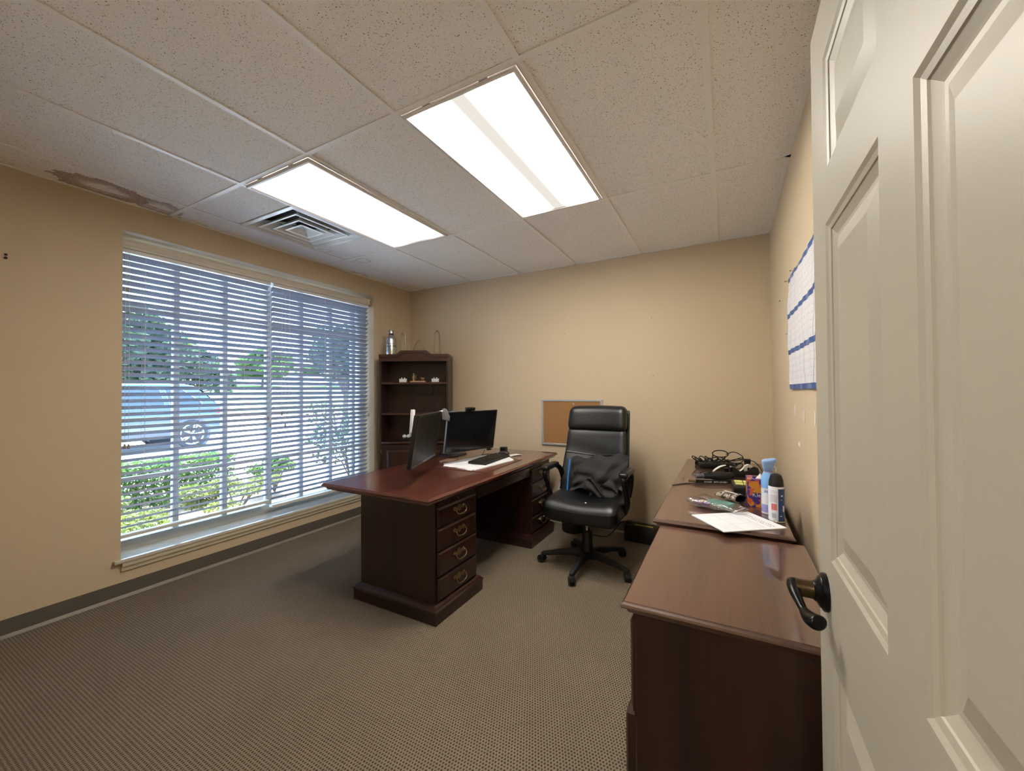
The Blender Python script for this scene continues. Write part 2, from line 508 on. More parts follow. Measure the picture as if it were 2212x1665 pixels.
# ================================================================== THE ROOM
FRONT_Y = 0.10
WY0, WY1, WZ0, WZ1 = 1.055, 3.11, 0.225, 2.335        # window opening
WT = 0.26                                              # window wall thickness
fl = struct(MB().box(-0.02, W + 0.1, FRONT_Y - 0.14, D + 0.02, -0.06, 0.0).build('floor', 'carpet'), 'brown and tan loop pile carpet across the office floor')
m = MB()
m.box(-WT, 0, -0.05, WY0, -0.1, H + 0.3).box(-WT, 0, WY1, D + 0.15, -0.1, H + 0.3)
m.box(-WT, 0, WY0, WY1, -0.1, WZ0).box(-WT, 0, WY0, WY1, WZ1, H + 0.3)
wall_left = struct(m.build('wall_left', 'wall'), 'tan painted wall around the large window')
wall_back = struct(MB().box(0, W + 0.12, D, D + 0.15, -0.1, H + 0.3).build('wall_back', 'wall'), 'tan painted back wall behind the chair')
wall_right = struct(MB().box(W, W + 0.12, -2.2, D, -0.1, H + 0.3).build('wall_right', 'wall'), 'tan painted wall behind the credenza and the door')
DX0, DX1, DZ = 2.60, 3.60, 2.07
m = MB().box(0, DX0, FRONT_Y - 0.12, FRONT_Y, -0.1, H + 0.3).box(DX1, W, FRONT_Y - 0.12, FRONT_Y, -0.1, H + 0.3)
m.box(DX0, DX1, FRONT_Y - 0.12, FRONT_Y, DZ, H + 0.3)
struct(m.build('wall_front', 'wall'), 'tan painted wall with the doorway')
# the hallway outside the open door
m = MB().box(1.6, W, -2.2, -2.08, -0.1, H + 0.1).box(1.48, 1.6, -2.2, -0.02, -0.1, H + 0.1)
struct(m.build('wall_hall', 'wall'), 'tan painted hallway walls outside the office')
struct(MB().box(1.48, W, -2.2, FRONT_Y - 0.12, -0.06, 0.0).build('floor_hall', 'carpet'), 'carpeted hallway floor')
struct(MB().box(1.48, W, -2.2, FRONT_Y - 0.12, H, H + 0.1).build('ceiling_hall', 'tile'), 'hallway ceiling')
hl = thing('added_hall_light', 'added rectangular hallway light, unseen, brightening the door and credenza', 'ceiling light', (2.75, -1.0, H))  # added lamp behind the camera, lights the door face and credenza
MB().rloft(-0.3, 0.3, -0.6, 0.6, [(0.0, -0.03), (0.02, 0.0)]).build('frame', 'fixture_frame', hl)
MB().box(-0.28, 0.28, -0.58, 0.58, -0.036, -0.0305).build('lens', 'added_hall_lens', hl)

# baseboards: vinyl cove base with a lighter toe
def cove(name, a, b, inward, label):
    a, b, n_ = Vector(a), Vector(b), Vector(inward)
    prof = [(0.0, 0.098), (0.004, 0.098), (0.005, 0.018), (0.0, 0.018)]
    toe = [(0.0, 0.0), (0.014, 0.0), (0.013, 0.004), (0.006, 0.018), (0.0, 0.018)]
    mb = MB().loops([[p + n_*q + Vector((0, 0, z)) for q, z in prof] for p in (a, b)])
    o = struct(mb.build(name, 'base_vinyl'), label)
    mb = MB().loops([[p + n_*q + Vector((0, 0, z)) for q, z in toe] for p in (a, b)])
    mb.build('toe_strip', 'base_toe', o)
cove('baseboard_left', (0, FRONT_Y, 0), (0, D, 0), (1, 0, 0), 'dark taupe vinyl baseboard under the window')
cove('baseboard_back', (0, D, 0), (W, D, 0), (0, -1, 0), 'dark taupe vinyl baseboard along the back wall')
cove('baseboard_right', (W, FRONT_Y, 0), (W, D, 0), (-1, 0, 0), 'dark taupe vinyl baseboard behind the credenza')

# little marks on the walls (parts of their walls)
def mark(name, parent, p, size, n_axis, mat):
    s3 = [size[0]]*3
    s3 = {'x': (0.004, size[0], size[1]), 'y': (size[0], 0.004, size[1])}[n_axis]
    MB().cbox(p, s3).build(name, mat, parent, bevel=min(size)*0.3)
for zz in (2.035, 2.018):
    MB().lathe([(0.0055, 0), (0.0065, 0.006), (0.003, 0.007)], 10, Matrix.Translation((-0.001, 0.586, zz)) @ Matrix.Rotation(PI/2, 4, 'Y')).build('anchor_hole', 'hole', wall_left)
for (x, z) in ((0.944, 1.69), (1.991, 1.843), (2.802, 1.927), (2.812, 1.415)):
    mark('nail_hole', wall_back, (x, D - 0.001, z), (0.006, 0.005), 'y', 'hole')
for (y, z, a, b) in ((2.506, 1.179, 0.012, 0.06), (2.228, 1.164, 0.012, 0.06), (1.97, 1.17, 0.012, 0.06)):
    mark('wall_filler', wall_right, (W - 0.001, y, z), (a, b), 'x', 'scuff')
mark('wall_filler', wall_right, (W - 0.001, 2.374, 1.021), (0.05, 0.018), 'x', 'scuff')
mark('nail_hole', wall_right, (W - 0.003, 3.083, 1.86), (0.02, 0.005), 'x', 'hole')

# ------------------------------------------------------------------ ceiling grid
GX = [0.0, 0.281, 0.890, 1.500, 2.109, 2.719, 3.329, W]
GY = [FRONT_Y, 1.291, 2.511, D]
VENT = (0.281, 0.890, 1.598, 2.207)
ceil = struct(MB().box(-0.02, W + 0.02, FRONT_Y - 0.02, D + 0.02, H + 0.16, H + 0.2).build('ceiling', 'dark_void'), 'suspended ceiling of fissured white tiles in a metal grid')
for i in range(7):
    for j in range(3):
        x0, x1, y0, y1 = GX[i], GX[i+1], GY[j], GY[j+1]
        if j == 1 and i in (2, 4): continue
        parts = [(y0, y1)]
        if j == 1 and i == 1: parts = [(y0, VENT[2]), (VENT[3], y1)]
        for (a, b) in parts:
            MB().box(x0 + 0.002, x1 - 0.002, a + 0.002, b - 0.002, H + 0.004, H + 0.02).build('ceiling_tile', 'tile', ceil)
tw = 0.012
for x in GX[1:-1]:
    MB().box(x - tw, x + tw, FRONT_Y, D, H - 0.001, H + 0.0035).box(x - 0.001, x + 0.001, FRONT_Y, D, H + 0.0035, H + 0.035).build('main_tee', 'white_metal', ceil)
for y in GY[1:-1]:
    for i in range(7):
        MB().box(GX[i] + (tw if i else 0), GX[i+1] - (tw if i < 6 else 0), y - tw, y + tw, H - 0.001, H + 0.0035).build('cross_tee', 'white_metal', ceil)
for (x0, x1, y0, y1) in ((0, 0.02, FRONT_Y, D), (W - 0.02, W, FRONT_Y, D), (0.02, W - 0.02, D - 0.02, D)):
    MB().box(x0, x1, y0, y1, H - 0.001, H + 0.0035).build('wall_angle', 'white_metal', ceil)

# ------------------------------------------------------------------ ceiling light fixtures
def troffer(x0, x1, label, lens, drop):
    y0, y1 = GY[1], GY[2]
    cx, cy = (x0 + x1)/2, (y0 + y1)/2
    t = thing('ceiling_light', label, 'ceiling light', (cx, cy, H), 0, 'recessed ceiling light fixtures')
    hx, hy = (x1 - x0)/2 - tw - 0.001, (y1 - y0)/2 - tw - 0.001
    # housing above the ceiling line
    m = MB()
    m.box(-hx, hx, -hy, hy, 0.10, 0.11).box(-hx, -hx + 0.004, -hy, hy, 0.0, 0.10).box(hx - 0.004, hx, -hy, hy, 0.0, 0.10)
    m.box(-hx, hx, -hy, -hy + 0.004, 0.0, 0.10).box(-hx, hx, hy - 0.004, hy, 0.0, 0.10)
    m.build('housing', 'fixture_frame', t)
    ax, ay, wd = hx - 0.006, hy - 0.006, 0.022
    fr = MB()
    def lp(o, z): return [(-ax+o, -ay+o, z), (ax-o, -ay+o, z), (ax-o, ay-o, z), (-ax+o, ay-o, z)]
    fr.loops([lp(0, 0.006), lp(0, -0.006), lp(0.004, -0.010), lp(wd - 0.006, -0.010), lp(wd, -0.003), lp(wd, 0.006), lp(0, 0.006)], False, False)
    door = fr.build('door_frame', 'fixture_frame', t)
    ln = MB().box(-ax + wd, ax - wd, -ay + wd, ay - wd, -0.002, 0.003).build('lens', lens, t)
    if drop:      # the frame of this fixture hangs open a little at the near end
        for o in (door, ln): o.rotation_euler = (R(0.35), 0, 0); o.location = (0, 0, -0.004)
    for s in (-1, 1):
        MB().box(s*ax*0.5 - 0.02, s*ax*0.5 + 0.02, -ay - 0.002, -ay + 0.008, -0.004 , 0.004).build('latch', 'chrome', t)
    return t
troffer(GX[2], GX[3], 'bright white ceiling light fixture next to the air vent', 'lens_a', True)
troffer(GX[4], GX[5], 'banded prismatic ceiling light fixture above the desk chair side', 'lens_b', False)

# ------------------------------------------------------------------ air diffuser
def diffuser():
    x0, x1, y0, y1 = VENT
    t = thing('air_vent', 'square white louvered air vent in the ceiling by the window', 'vent', ((x0+x1)/2, (y0+y1)/2, H))
    h = 0.304 - 0.002
    def ring(o, z): return [(-h+o, -h+o, z), (h-o, -h+o, z), (h-o, h-o, z), (-h+o, h-o, z)]
    MB().loops([ring(0, 0.004), ring(0, -0.004), ring(0.028, -0.005), ring(0.04, 0.006), ring(0.075, 0.062), ring(0.07, 0.064), ring(0.03, 0.006), ring(0.0, 0.004)], False, False).build('frame', 'vent_metal', t)
    for k, (o, z0) in enumerate(((0.083, 0.0), (0.150, -0.003))):
        MB().loops([ring(o, z0 - 0.004), ring(o + 0.012, z0 - 0.004), ring(o + 0.06, z0 + 0.05), ring(o + 0.058, z0 + 0.053), ring(o + 0.008, z0), ring(o, z0), ring(o, z0 - 0.004)], False, False).build('louver', 'vent_metal', t)
    c = MB().loops([ring(0.205, -0.006), ring(0.222, -0.006), ring(0.262, 0.022), ring(0.296, 0.034)], False, True)
    c.build('centre_cone', 'vent_metal', t)
    MB().lathe([(0.006, 0.012), (0.006, -0.004), (0.002, -0.006)], 10).build('screw', 'chrome', t)
    for a in range(4):
        mt = Matrix.Rotation(a*PI/2 + PI/4, 4, 'Z')
        MB().box(0.06, 0.30, -0.006, 0.006, 0.040, 0.052, mt).build('corner_strut', 'vent_metal', t)
    MB().box(-h, h, -h, h, 0.13, 0.135).build('duct_back', 'dark_void', t)
diffuser()

# ------------------------------------------------------------------ window
win = thing('window_1', 'large cream framed window with a grid of small panes', None, (-0.20, 0, 0))
win['kind'] = 'structure'
FY0, FY1, FZ0, FZ1 = WY0, WY1, 0.255, WZ1
m = MB()
m.box(-0.05, 0.03, FY0, FY1, FZ0 - 0.03, FZ0 + 0.055).box(-0.05, 0.03, FY0, FY1, FZ1 - 0.06, FZ1)
m.box(-0.05, 0.03, FY0, FY0 + 0.04, FZ0 + 0.055, FZ1 - 0.06).box(-0.05, 0.03, FY1 - 0.04, FY1, FZ0 + 0.055, FZ1 - 0.06)
m.build('window_frame', 'win_frame', win, bevel=0.004)
MY = [1.416, 1.740, 2.092, 2.398, 2.716, 2.998]
MZ = [0.714, 1.112, 1.502, 1.878]
ye = [FY0 + 0.04] + MY + [FY1 - 0.04]; ze = [FZ0 + 0.055] + MZ + [FZ1 - 0.06]
for k, y in enumerate(MY):
    w_ = 0.018 if k != 2 else 0.024
    MB().box(-0.032, 0.012, y - w_, y + w_, ze[0], ze[-1]).build('mullion', 'win_frame', win, bevel=0.003)
for z in MZ:
    MB().box(-0.026, 0.006, ye[0], ye[-1], z - 0.009, z + 0.009).build('muntin_bar', 'win_frame', win, bevel=0.003)
for a in range(7):
    for b in range(5):
        MB().box(-0.012, -0.009, ye[a] + 0.012, ye[a+1] - 0.012, ze[b] + 0.008, ze[b+1] - 0.008).build('pane', 'pane', win)
# stool and apron
st = MB().prism([(-0.2, WY0), (0.0, WY0), (0.0, WY0 - 0.035), (0.032, WY0 - 0.035), (0.032, WY1 + 0.035), (0.0, WY1 + 0.035), (0.0, WY1), (-0.2, WY1)], 0.224, 0.246, 'z')
sill = struct(st.build('trim_1', 'sill', bevel=0.004), 'cream painted window sill')
ap = MB().loops([[(x, y, z) for x, z in [(0, 0.224), (0.026, 0.224), (0.024, 0.20), (0.015, 0.185), (0.012, 0.168), (0.0, 0.16)]] for y in (WY0 + 0.002, WY1 - 0.002)])
ap.build('apron', 'trim_paint', sill)

# ------------------------------------------------------------------ blinds
def blind(y0, y1, label, tilt, zb, cords, full=None):
    cy = (y0 + y1)/2; L = (y1 - y0)
    t = thing('window_blind', label, 'blind', (-0.09, cy, 0.0), 0, 'window blinds')
    MB().box(-0.03, 0.03, -L/2 + 0.004, L/2 - 0.004, 2.212, 2.285).build('headrail', 'white_pl', t)
    if full:      # one continuous valance hides both headrails
        v = MB().loops([[(x, y, z) for x, z in [(0.031, 2.300), (0.046, 2.300), (0.046, 2.292), (0.041, 2.284), (0.041, 2.262), (0.046, 2.25), (0.046, 2.238), (0.031, 2.238)]] for y in (-L/2, full - cy)])
        v.build('valance', 'valance', t)
    sl = MB()
    hw = 0.0255
    prof = []
    for i in range(7):
        x = -hw + 2*hw*i/6; prof.append((x, 0.0016 + 0.0030*(1 - (x/hw)**2)))
    for i in range(7):
        x = hw - 2*hw*i/6; prof.append((x, -0.0012 + 0.0030*(1 - (x/hw)**2)))
    sl.loops([[(x, y, z) for x, z in prof] for y in (-L/2 + 0.004, L/2 - 0.004)])
    first = None; z = 2.190; k = 0
    random.seed(int(y0*100))
    while z > zb + 0.035:
        if first is None:
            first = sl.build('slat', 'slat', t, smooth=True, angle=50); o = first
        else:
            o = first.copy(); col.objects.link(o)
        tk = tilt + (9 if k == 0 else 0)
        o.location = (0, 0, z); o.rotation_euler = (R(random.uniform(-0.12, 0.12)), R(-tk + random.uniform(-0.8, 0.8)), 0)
        z -= 0.0432; k += 1
    MB().rloft(-0.024, 0.024, -L/2 + 0.004, L/2 - 0.004, [(-0.003, zb), (0.001, zb + 0.004), (0.001, zb + 0.018), (-0.003, zb + 0.022)]).build('bottom_rail', 'valance', t)
    for c in cords:
        y = c - cy
        for x in (-0.025, 0.0255):
            MB().tube([(x, y, 2.27), (x, y, zb + 0.02)], 0.0009, 5).build('ladder_cord', 'cord', t)
        MB().tube([(0.001, y + 0.012, 2.27), (0.001, y + 0.012, zb + 0.02)], 0.0009, 5).build('lift_cord', 'cord', t)
        MB().lathe([(0.006, 0), (0.006, 0.004), (0.003, 0.006)], 8, None, (0, y, zb - 0.005)).build('rail_button', 'valance', t)
    return t, cy
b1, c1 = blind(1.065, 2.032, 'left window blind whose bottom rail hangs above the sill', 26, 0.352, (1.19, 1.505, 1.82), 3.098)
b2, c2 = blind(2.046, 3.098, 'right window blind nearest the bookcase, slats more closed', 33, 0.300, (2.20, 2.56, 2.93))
def pull(t, cy, y, z, top, dx=0.05):
    MB().tube([(dx, y - cy, top), (dx, y - cy, z)], 0.0011, 5).build('pull_cord', 'cord', t)
    MB().lathe([(0.003, 0.03), (0.005, 0.026), (0.008, 0.004), (0.0075, 0.0), (0.003, -0.001)], 10, None, (dx, y - cy, z - 0.03)).build('tassel', 'tassel', t, smooth=True)
pull(b1, c1, 1.092, 1.98, 2.24)
pull(b1, c1, 1.083, 0.965, 2.24); pull(b1, c1, 1.10, 0.962, 2.24, 0.056)
pull(b1, c1, 1.995, 1.09, 2.24); pull(b1, c1, 2.012, 1.03, 2.24, 0.056)
pull(b2, c2, 2.115, 1.12, 2.24); pull(b2, c2, 2.14, 1.02, 2.24, 0.056)
pull(b2, c2, 3.06, 2.05, 2.24); pull(b2, c2, 3.07, 1.06, 2.24)

# ------------------------------------------------------------------ open door (six panels), stands at right angles to the doorway
door = link('door_1', None, None, (3.55, 0.15, 0.012))
struct(door, 'open cream six panel door with a dark lever handle')
DW, DH, DT = 0.908, 2.022, 0.035
cols_ = [(0.09, 0.39), (0.495, 0.795)]
rows_ = [(0.215, 0.766), (0.953, 1.588), (1.688, 1.905)]
ys = [0, 0.09, 0.39, 0.495, 0.795, DW]; zs = [0, 0.215, 0.766, 0.953, 1.588, 1.688, 1.905, DH]
m = MB()
for (a, b) in ((0, 1), (2, 3), (4, 5)): m.box(0, DT, ys[a], ys[b], 0, DH)
for (a, b) in ((1, 2), (3, 4)):
    for (c, d) in ((0, 1), (2, 3), (4, 5), (6, 7)): m.box(0, DT, ys[a], ys[b], zs[c], zs[d])
m.build('door_slab', 'door', door)
for (a, b) in cols_:
    for (c, d) in rows_:
        pm = MB()
        def lp(o, x): return [(x, a+o, c+o), (x, b-o, c+o), (x, b-o, d-o), (x, a+o, d-o)]
        front = [(0, 0.0), (0.006, 0.0035), (0.014, 0.0055), (0.0155, 0.0075), (0.026, 0.0115), (0.029, 0.0125), (0.036, 0.0125), (0.068, 0.0045)]
        pm.loops([lp(o, x) for o, x in front], False, True)
        pm.loops([lp(o, DT - x) for o, x in front], False, True)
        pm.build('panel', 'door', door)
def lever(side):
    # rose, neck and a drooping lever that points to the hinges
    h = link('door_handle', None, door, (0.0 if side < 0 else DT, 0.84, 0.876), None)
    s = side
    mt = Matrix.Rotation(-PI/2 if s < 0 else PI/2, 4, 'Y')
    MB().lathe([(0.036, 0), (0.036, 0.006), (0.033, 0.009), (0.031, 0.0095), (0.029, 0.013), (0.021, 0.017), (0.018, 0.022), (0.0, 0.022)], 36, mt, cap1=False).build('rose', 'bronze', h, smooth=True)
    MB().lathe([(0.0175, 0.020), (0.0165, 0.024), (0.0165, 0.050)], 24, mt).build('neck', 'bronze_worn', h, smooth=True)
    path = smooth_path([(s*0.046, 0.020, 0.002), (s*0.052, 0.006, 0.001), (s*0.054, -0.018, -0.002), (s*0.050, -0.042, -0.010), (s*0.045, -0.062, -0.017), (s*0.038, -0.082, -0.020), (s*0.030, -0.097, -0.018), (s*0.027, -0.102, -0.017)], 5)
    n_ = len(path) - 1
    def lr(q):
        if q < 0.08: return 0.008 + 0.09*q
        if q < 0.55: return 0.0152 - 0.0075*math.sin(PI*0.5*(q - 0.08)/0.47)
        return 0.0077 + 0.0085*math.sin(PI*0.5*min(1, (q - 0.55)/0.30))
    rad = [lr(i/n_) * (1 if i/n_ < 0.86 else math.sqrt(max(0.03, 1 - ((i/n_ - 0.86)/0.145)**2))) for i in range(n_ + 1)]
    MB().tube(path, rad, 16, False, 0.8).build('lever', 'bronze', h, smooth=True, angle=60)
lever(-1)
MB().box(0.004, 0.030, DW - 0.001, DW + 0.0015, 0.83, 0.93).build('latch_plate', 'bronze', door)

# ------------------------------------------------------------------ bail handles
PULL = {}
def bail(parent, loc, rz):
    """brass drop pull on a drawer; local +x points out of the drawer"""
    if 'a' not in PULL:
        a = MB()
        pts = smooth_path([(0.012, -0.040, 0.010), (0.020, -0.043, 0.0), (0.024, -0.036, -0.014), (0.025, -0.018, -0.021), (0.025, 0, -0.023), (0.025, 0.018, -0.021), (0.024, 0.036, -0.014), (0.020, 0.043, 0.0), (0.012, 0.040, 0.010)], 4)
        a.tube(pts, [0.0024 + 0.0016*math.sin(PI*i/(len(pts)-1)) for i in range(len(pts))], 8)
        PULL['a'] = a
        b = MB()
        for y in (-0.040, 0.040):
            b.lathe([(0.010, 0), (0.009, 0.004), (0.005, 0.006), (0.0045, 0.014), (0.006, 0.017), (0.0, 0.018)], 12, Matrix.Translation((0, y, 0.010)) @ Matrix.Rotation(PI/2, 4, 'Y'), cap1=False)
        b.prism([(-0.052, 0.012), (-0.040, 0.026), (-0.022, 0.014), (-0.012, 0.024), (0, 0.030), (0.012, 0.024), (0.022, 0.014), (0.040, 0.026), (0.052, 0.012), (0.038, -0.004), (0.020, 0.004), (0.010, -0.006), (0, -0.012), (-0.010, -0.006), (-0.020, 0.004), (-0.038, -0.004)], 0, 0.0022)
        PULL['b'] = b
        o1 = a.build('bail', 'brass', parent, smooth=True); o2 = b.build('backplate', 'brass', parent)
        PULL['am'], PULL['bm'] = o1.data, o2.data
        for q in (o1.data, o2.data): q.transform(Matrix.Diagonal((1.0, 1.14, 1.05, 1.0)))
        h = link('handle', PULL['am'], parent, loc, (0, 0, rz))
        bpy.data.objects.remove(o1); bpy.data.objects.remove(o2)
    else:
        h = link('handle', PULL['am'], parent, loc, (0, 0, rz))
    link('backplate', PULL['bm'], h)
    h['label'] = 'aged brass bail pull'
    return h

# raised drawer front: outward +x or -x
def drawer_front(name, parent, xf, out, y0, y1, z0, z1, mat, depth=0.016, pulls=1, extra=0.0):
    x0 = xf; s = out
    o = MB()
    def lp(off, x): return [(x0 + s*x, y0+off, z0+off), (x0 + s*x, y1-off, z0+off), (x0 + s*x, y1-off, z1-off), (x0 + s*x, y0+off, z1-off)]
    o.loops([lp(0, -0.012), lp(0, depth*0.55), lp(0.004, depth*0.62), lp(0.012, depth), lp(0.016, depth)], True, True)
    dr = o.build(name, mat, parent)
    cz = (z0 + z1)/2
    ylist = [(y0 + y1)/2] if pulls == 1 else [y0 + (y1-y0)*0.27, y0 + (y1-y0)*0.73]
    for y in ylist:
        bail(dr, (x0 + s*(depth + 0.0005), y, cz + 0.004), 0 if s > 0 else PI)
    return dr

# ------------------------------------------------------------------ executive desk
desk = thing('executive_desk', 'double pedestal mahogany desk with brass pulls and glossy top', 'desk', (1.5475, 2.57, 0.0))
DX, DY = 1.5475, 2.57
TX0, TX1, TY0, TY1 = 1.112 - DX, 1.983 - DX, 1.657 - DY, 3.485 - DY
ZT = 0.715
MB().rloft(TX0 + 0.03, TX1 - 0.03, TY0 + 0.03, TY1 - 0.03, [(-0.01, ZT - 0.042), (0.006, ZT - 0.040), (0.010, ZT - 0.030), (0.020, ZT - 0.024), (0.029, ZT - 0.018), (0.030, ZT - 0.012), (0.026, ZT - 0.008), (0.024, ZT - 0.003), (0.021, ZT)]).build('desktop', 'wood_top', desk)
MB().box(TX0 + 0.06, TX1 - 0.06, TY0 + 0.06, TY1 - 0.06, ZT - 0.055, ZT - 0.041).build('sub_top', 'wood_dark', desk)
BX0, BX1 = 1.342 - DX, 1.932 - DX
def pedestal(y0, y1):
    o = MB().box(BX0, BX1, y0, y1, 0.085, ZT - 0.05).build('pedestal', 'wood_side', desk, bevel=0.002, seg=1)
    MB().rloft(BX0, BX1 , y0, y1, [(0.030, 0.0), (0.030, 0.062), (0.034, 0.066), (0.034, 0.074), (0.026, 0.080), (0.018, 0.090), (0.006, 0.098), (0.002, 0.100)]).build('base_molding', 'wood_dark', desk)
    MB().box(BX1, BX1 + 0.004, y0 + 0.016, y1 - 0.016, 0.640, 0.655).build('writing_slide', 'wood_dark', desk)
    MB().lathe([(0.005, 0), (0.003, 0.005), (0.006, 0.010), (0.0, 0.012)], 10, Matrix.Translation((BX1 + 0.004, (y0+y1)/2, 0.648)) @ Matrix.Rotation(PI/2, 4, 'Y'), cap1=False).build('slide_knob', 'brass', desk)
    zz = [0.108, 0.253, 0.405, 0.540, 0.634]
    zz = [(0.106, 0.236), (0.244, 0.381), (0.386, 0.512), (0.522, 0.632)]
    for (a, b) in zz:
        drawer_front('drawer', desk, BX1, 1, y0 + 0.012, y1 - 0.012, a, b, M['wood_side'])
pedestal(1.768 - DY, 2.184 - DY)
pedestal(2.986 - DY, 3.402 - DY)
MB().box(BX0 + 0.03, BX0 + 0.05, 2.184 - DY, 2.986 - DY, 0.08, ZT - 0.05).build('modesty_panel', 'wood_side', desk)
MB().box(BX1 - 0.40, BX1 + 0.006, 2.188 - DY, 2.982 - DY, 0.585, 0.655).build('centre_drawer', 'wood_dark', desk, bevel=0.003)
MB().box(BX1 - 0.03, BX1 - 0.005, 2.184 - DY, 2.986 - DY, 0.655, ZT - 0.05).build('apron_rail', 'wood_dark', desk)

# ------------------------------------------------------------------ bookcase standing across the corner
BA = math.atan2(0.34, 0.65)
bk = thing('bookcase', 'tall mahogany bookcase with arched crest set across the corner', 'bookcase', (0.142, 3.052, 0.0), BA)
BW, BD, BH = 0.734, 0.278, 1.688
# local: x along the front, +y towards the corner
side_ = [(0.0, 0.022), (BW - 0.022, BW)]
for (a, b) in side_:
    MB().box(a, b, 0.0, BD, 0.0, BH - 0.03).build('side_panel', 'wood_side', bk, bevel=0.002, seg=1)
MB().box(0.022, BW - 0.022, BD - 0.008, BD, 0.06, BH - 0.03).build('back_panel', 'wood_side', bk)
MB().box(-0.006, BW + 0.006, -0.008, BD, BH - 0.03, BH - 0.001).build('top_board', 'wood_rail', bk, bevel=0.003)
for z in (1.392, 1.066):
    MB().box(0.022, BW - 0.022, 0.012, BD - 0.008, z - 0.022, z).build('shelf', 'wood_rail', bk, bevel=0.002, seg=1)
MB().box(0.0225, BW - 0.0225, -0.012, BD - 0.009, 0.742, 0.765).build('counter_shelf', 'wood_rail', bk, bevel=0.003)
# crest: a fascia with shoulders, an arched moulding along it
def crest(z_low, z_hi, x0, x1, dx=0.0):
    c = [(x0, z_low)]
    c += [(x, z) for x, z in [(0.175 + dx, z_low), (0.195 + dx, z_low + 0.25*(z_hi - z_low)), (0.212 + dx, z_low + 0.62*(z_hi - z_low)), (0.232 + dx, z_hi)]]
    c += [(BW - x, z) for x, z in reversed([(0.175 + dx, z_low), (0.195 + dx, z_low + 0.25*(z_hi - z_low)), (0.212 + dx, z_low + 0.62*(z_hi - z_low)), (0.232 + dx, z_hi)])]
    c += [(x1, z_low)]
    return c
top = crest(BH, BH + 0.040, 0.0, BW)
MB().prism(top + [(BW, BH - 0.075), (0.0, BH - 0.075)], -0.012, 0.010, 'y').build('crest_rail', 'wood_rail', bk)
t1 = crest(BH - 0.022, BH + 0.018, 0.006, BW - 0.006, 0.012); t2 = crest(BH - 0.040, BH + 0.0, 0.006, BW - 0.006, 0.022)
MB().prism(t1 + list(reversed(t2)), -0.020, -0.012, 'y').build('crest_molding', 'wood_dark', bk)
MB().rloft(-0.012, BW + 0.012, -0.012, BD, [(0.0, 0.0), (0.0, 0.07), (-0.010, 0.085)]).build('plinth', 'wood_dark', bk)
for k, (a, b) in enumerate(((0.024, BW/2 - 0.0015), (BW/2 + 0.0015, BW - 0.024))):
    d = MB()
    def lp(off, y): return [(a+off, y, 0.09+off), (b-off, y, 0.09+off), (b-off, y, 0.732-off), (a+off, y, 0.732-off)]
    d.loops([lp(0, 0.012), lp(0, -0.006), lp(0.045, -0.006), (lp(0.052, -0.001)), lp(0.075, -0.006), lp(0.08, -0.006)], True, True)
    dd = d.build('cabinet_door', 'wood_side', bk)
    MB().lathe([(0.008, 0), (0.005, 0.008), (0.011, 0.018), (0.0, 0.022)], 12, Matrix.Translation((b - 0.02 if k == 0 else a + 0.02, -0.006, 0.45)) @ Matrix.Rotation(PI/2, 4, 'X'), cap1=False).build('knob', 'brass', dd)
    for z in (0.17, 0.64):
        MB().tube([(a - 0.001 if k == 0 else b + 0.001, -0.010, z), (a - 0.001 if k == 0 else b + 0.001, -0.010, z + 0.05)], 0.004, 8).build('hinge', 'brass', dd)
BM = Matrix.Translation((0.142, 3.052, 0)) @ Matrix.Rotation(BA, 4, 'Z')
def on_book(x, y, z): return BM @ Vector((x, y, z))

def bottle():
    p = on_book(0.095, 0.10, BH - 0.001)
    t = thing('steel_bottle', 'stainless steel bottle with black bands on the bookcase', 'bottle', p)
    MB().lathe([(0.050, 0.0), (0.054, 0.004), (0.0545, 0.172), (0.051, 0.183), (0.032, 0.207), (0.027, 0.213), (0.026, 0.222)], 40).build('body', 'steel', t, smooth=True)
    for z, hh in ((0.084, 0.006), (0.098, 0.005)):
        MB().lathe([(0.0549, z), (0.0549, z + hh)], 40, cap0=False, cap1=False).build('black_band', 'ink', t, smooth=True)
    MB().lathe([(0.0255, 0.218), (0.0290, 0.220), (0.0290, 0.230), (0.026, 0.234)], 30).build('gasket', 'rubber', t, smooth=True)
    MB().lathe([(0.025, 0.234), (0.0275, 0.236), (0.0275, 0.268), (0.024, 0.275), (0.0, 0.275)], 30, cap1=False).build('cap', 'steel', t, smooth=True)
    # print: short dark dashes round the body
    random.seed(4)
    pr = MB()
    for z in (0.122, 0.118, 0.060, 0.042):
        a = -2.9
        while a < -0.2:
            w_ = random.uniform(0.05, 0.16)
            q = [(0.0548*math.cos(a), 0.0548*math.sin(a)), (0.0548*math.cos(a + w_), 0.0548*math.sin(a + w_))]
            pr.add([(q[0][0], q[0][1], z), (q[1][0], q[1][1], z), (q[1][0], q[1][1], z + 0.0035), (q[0][0], q[0][1], z + 0.0035)], [(0, 1, 2, 3)])
            a += w_ + 0.05
    pr.build('print', 'ink', t)
bottle()
def award(name, label, x, y, poly, th, rz=0.0, taper=1.0):
    p = on_book(x, y, BH - 0.001)
    t = thing(name, label, 'award', p, BA + rz, 'crystal awards on the bookcase')
    MB().prism(poly, -th/2, th/2, 'y').build('crystal', 'crystal', t, bevel=0.003, seg=1)
    return t
award('crystal_award', 'slim clear crystal award beside the steel bottle', 0.205, 0.18, [(-0.032, 0), (0.032, 0), (0.020, 0.245), (0.004, 0.262), (-0.020, 0.250)], 0.022, 0.2)
award('crystal_award', 'low rounded clear crystal award on top of the bookcase', 0.385, 0.14, [(-0.062, 0.0), (0.062, 0.0), (0.062, 0.05), (0.050, 0.105), (0.030, 0.150), (0.004, 0.178), (-0.020, 0.150), (-0.045, 0.105), (-0.060, 0.05)], 0.022)
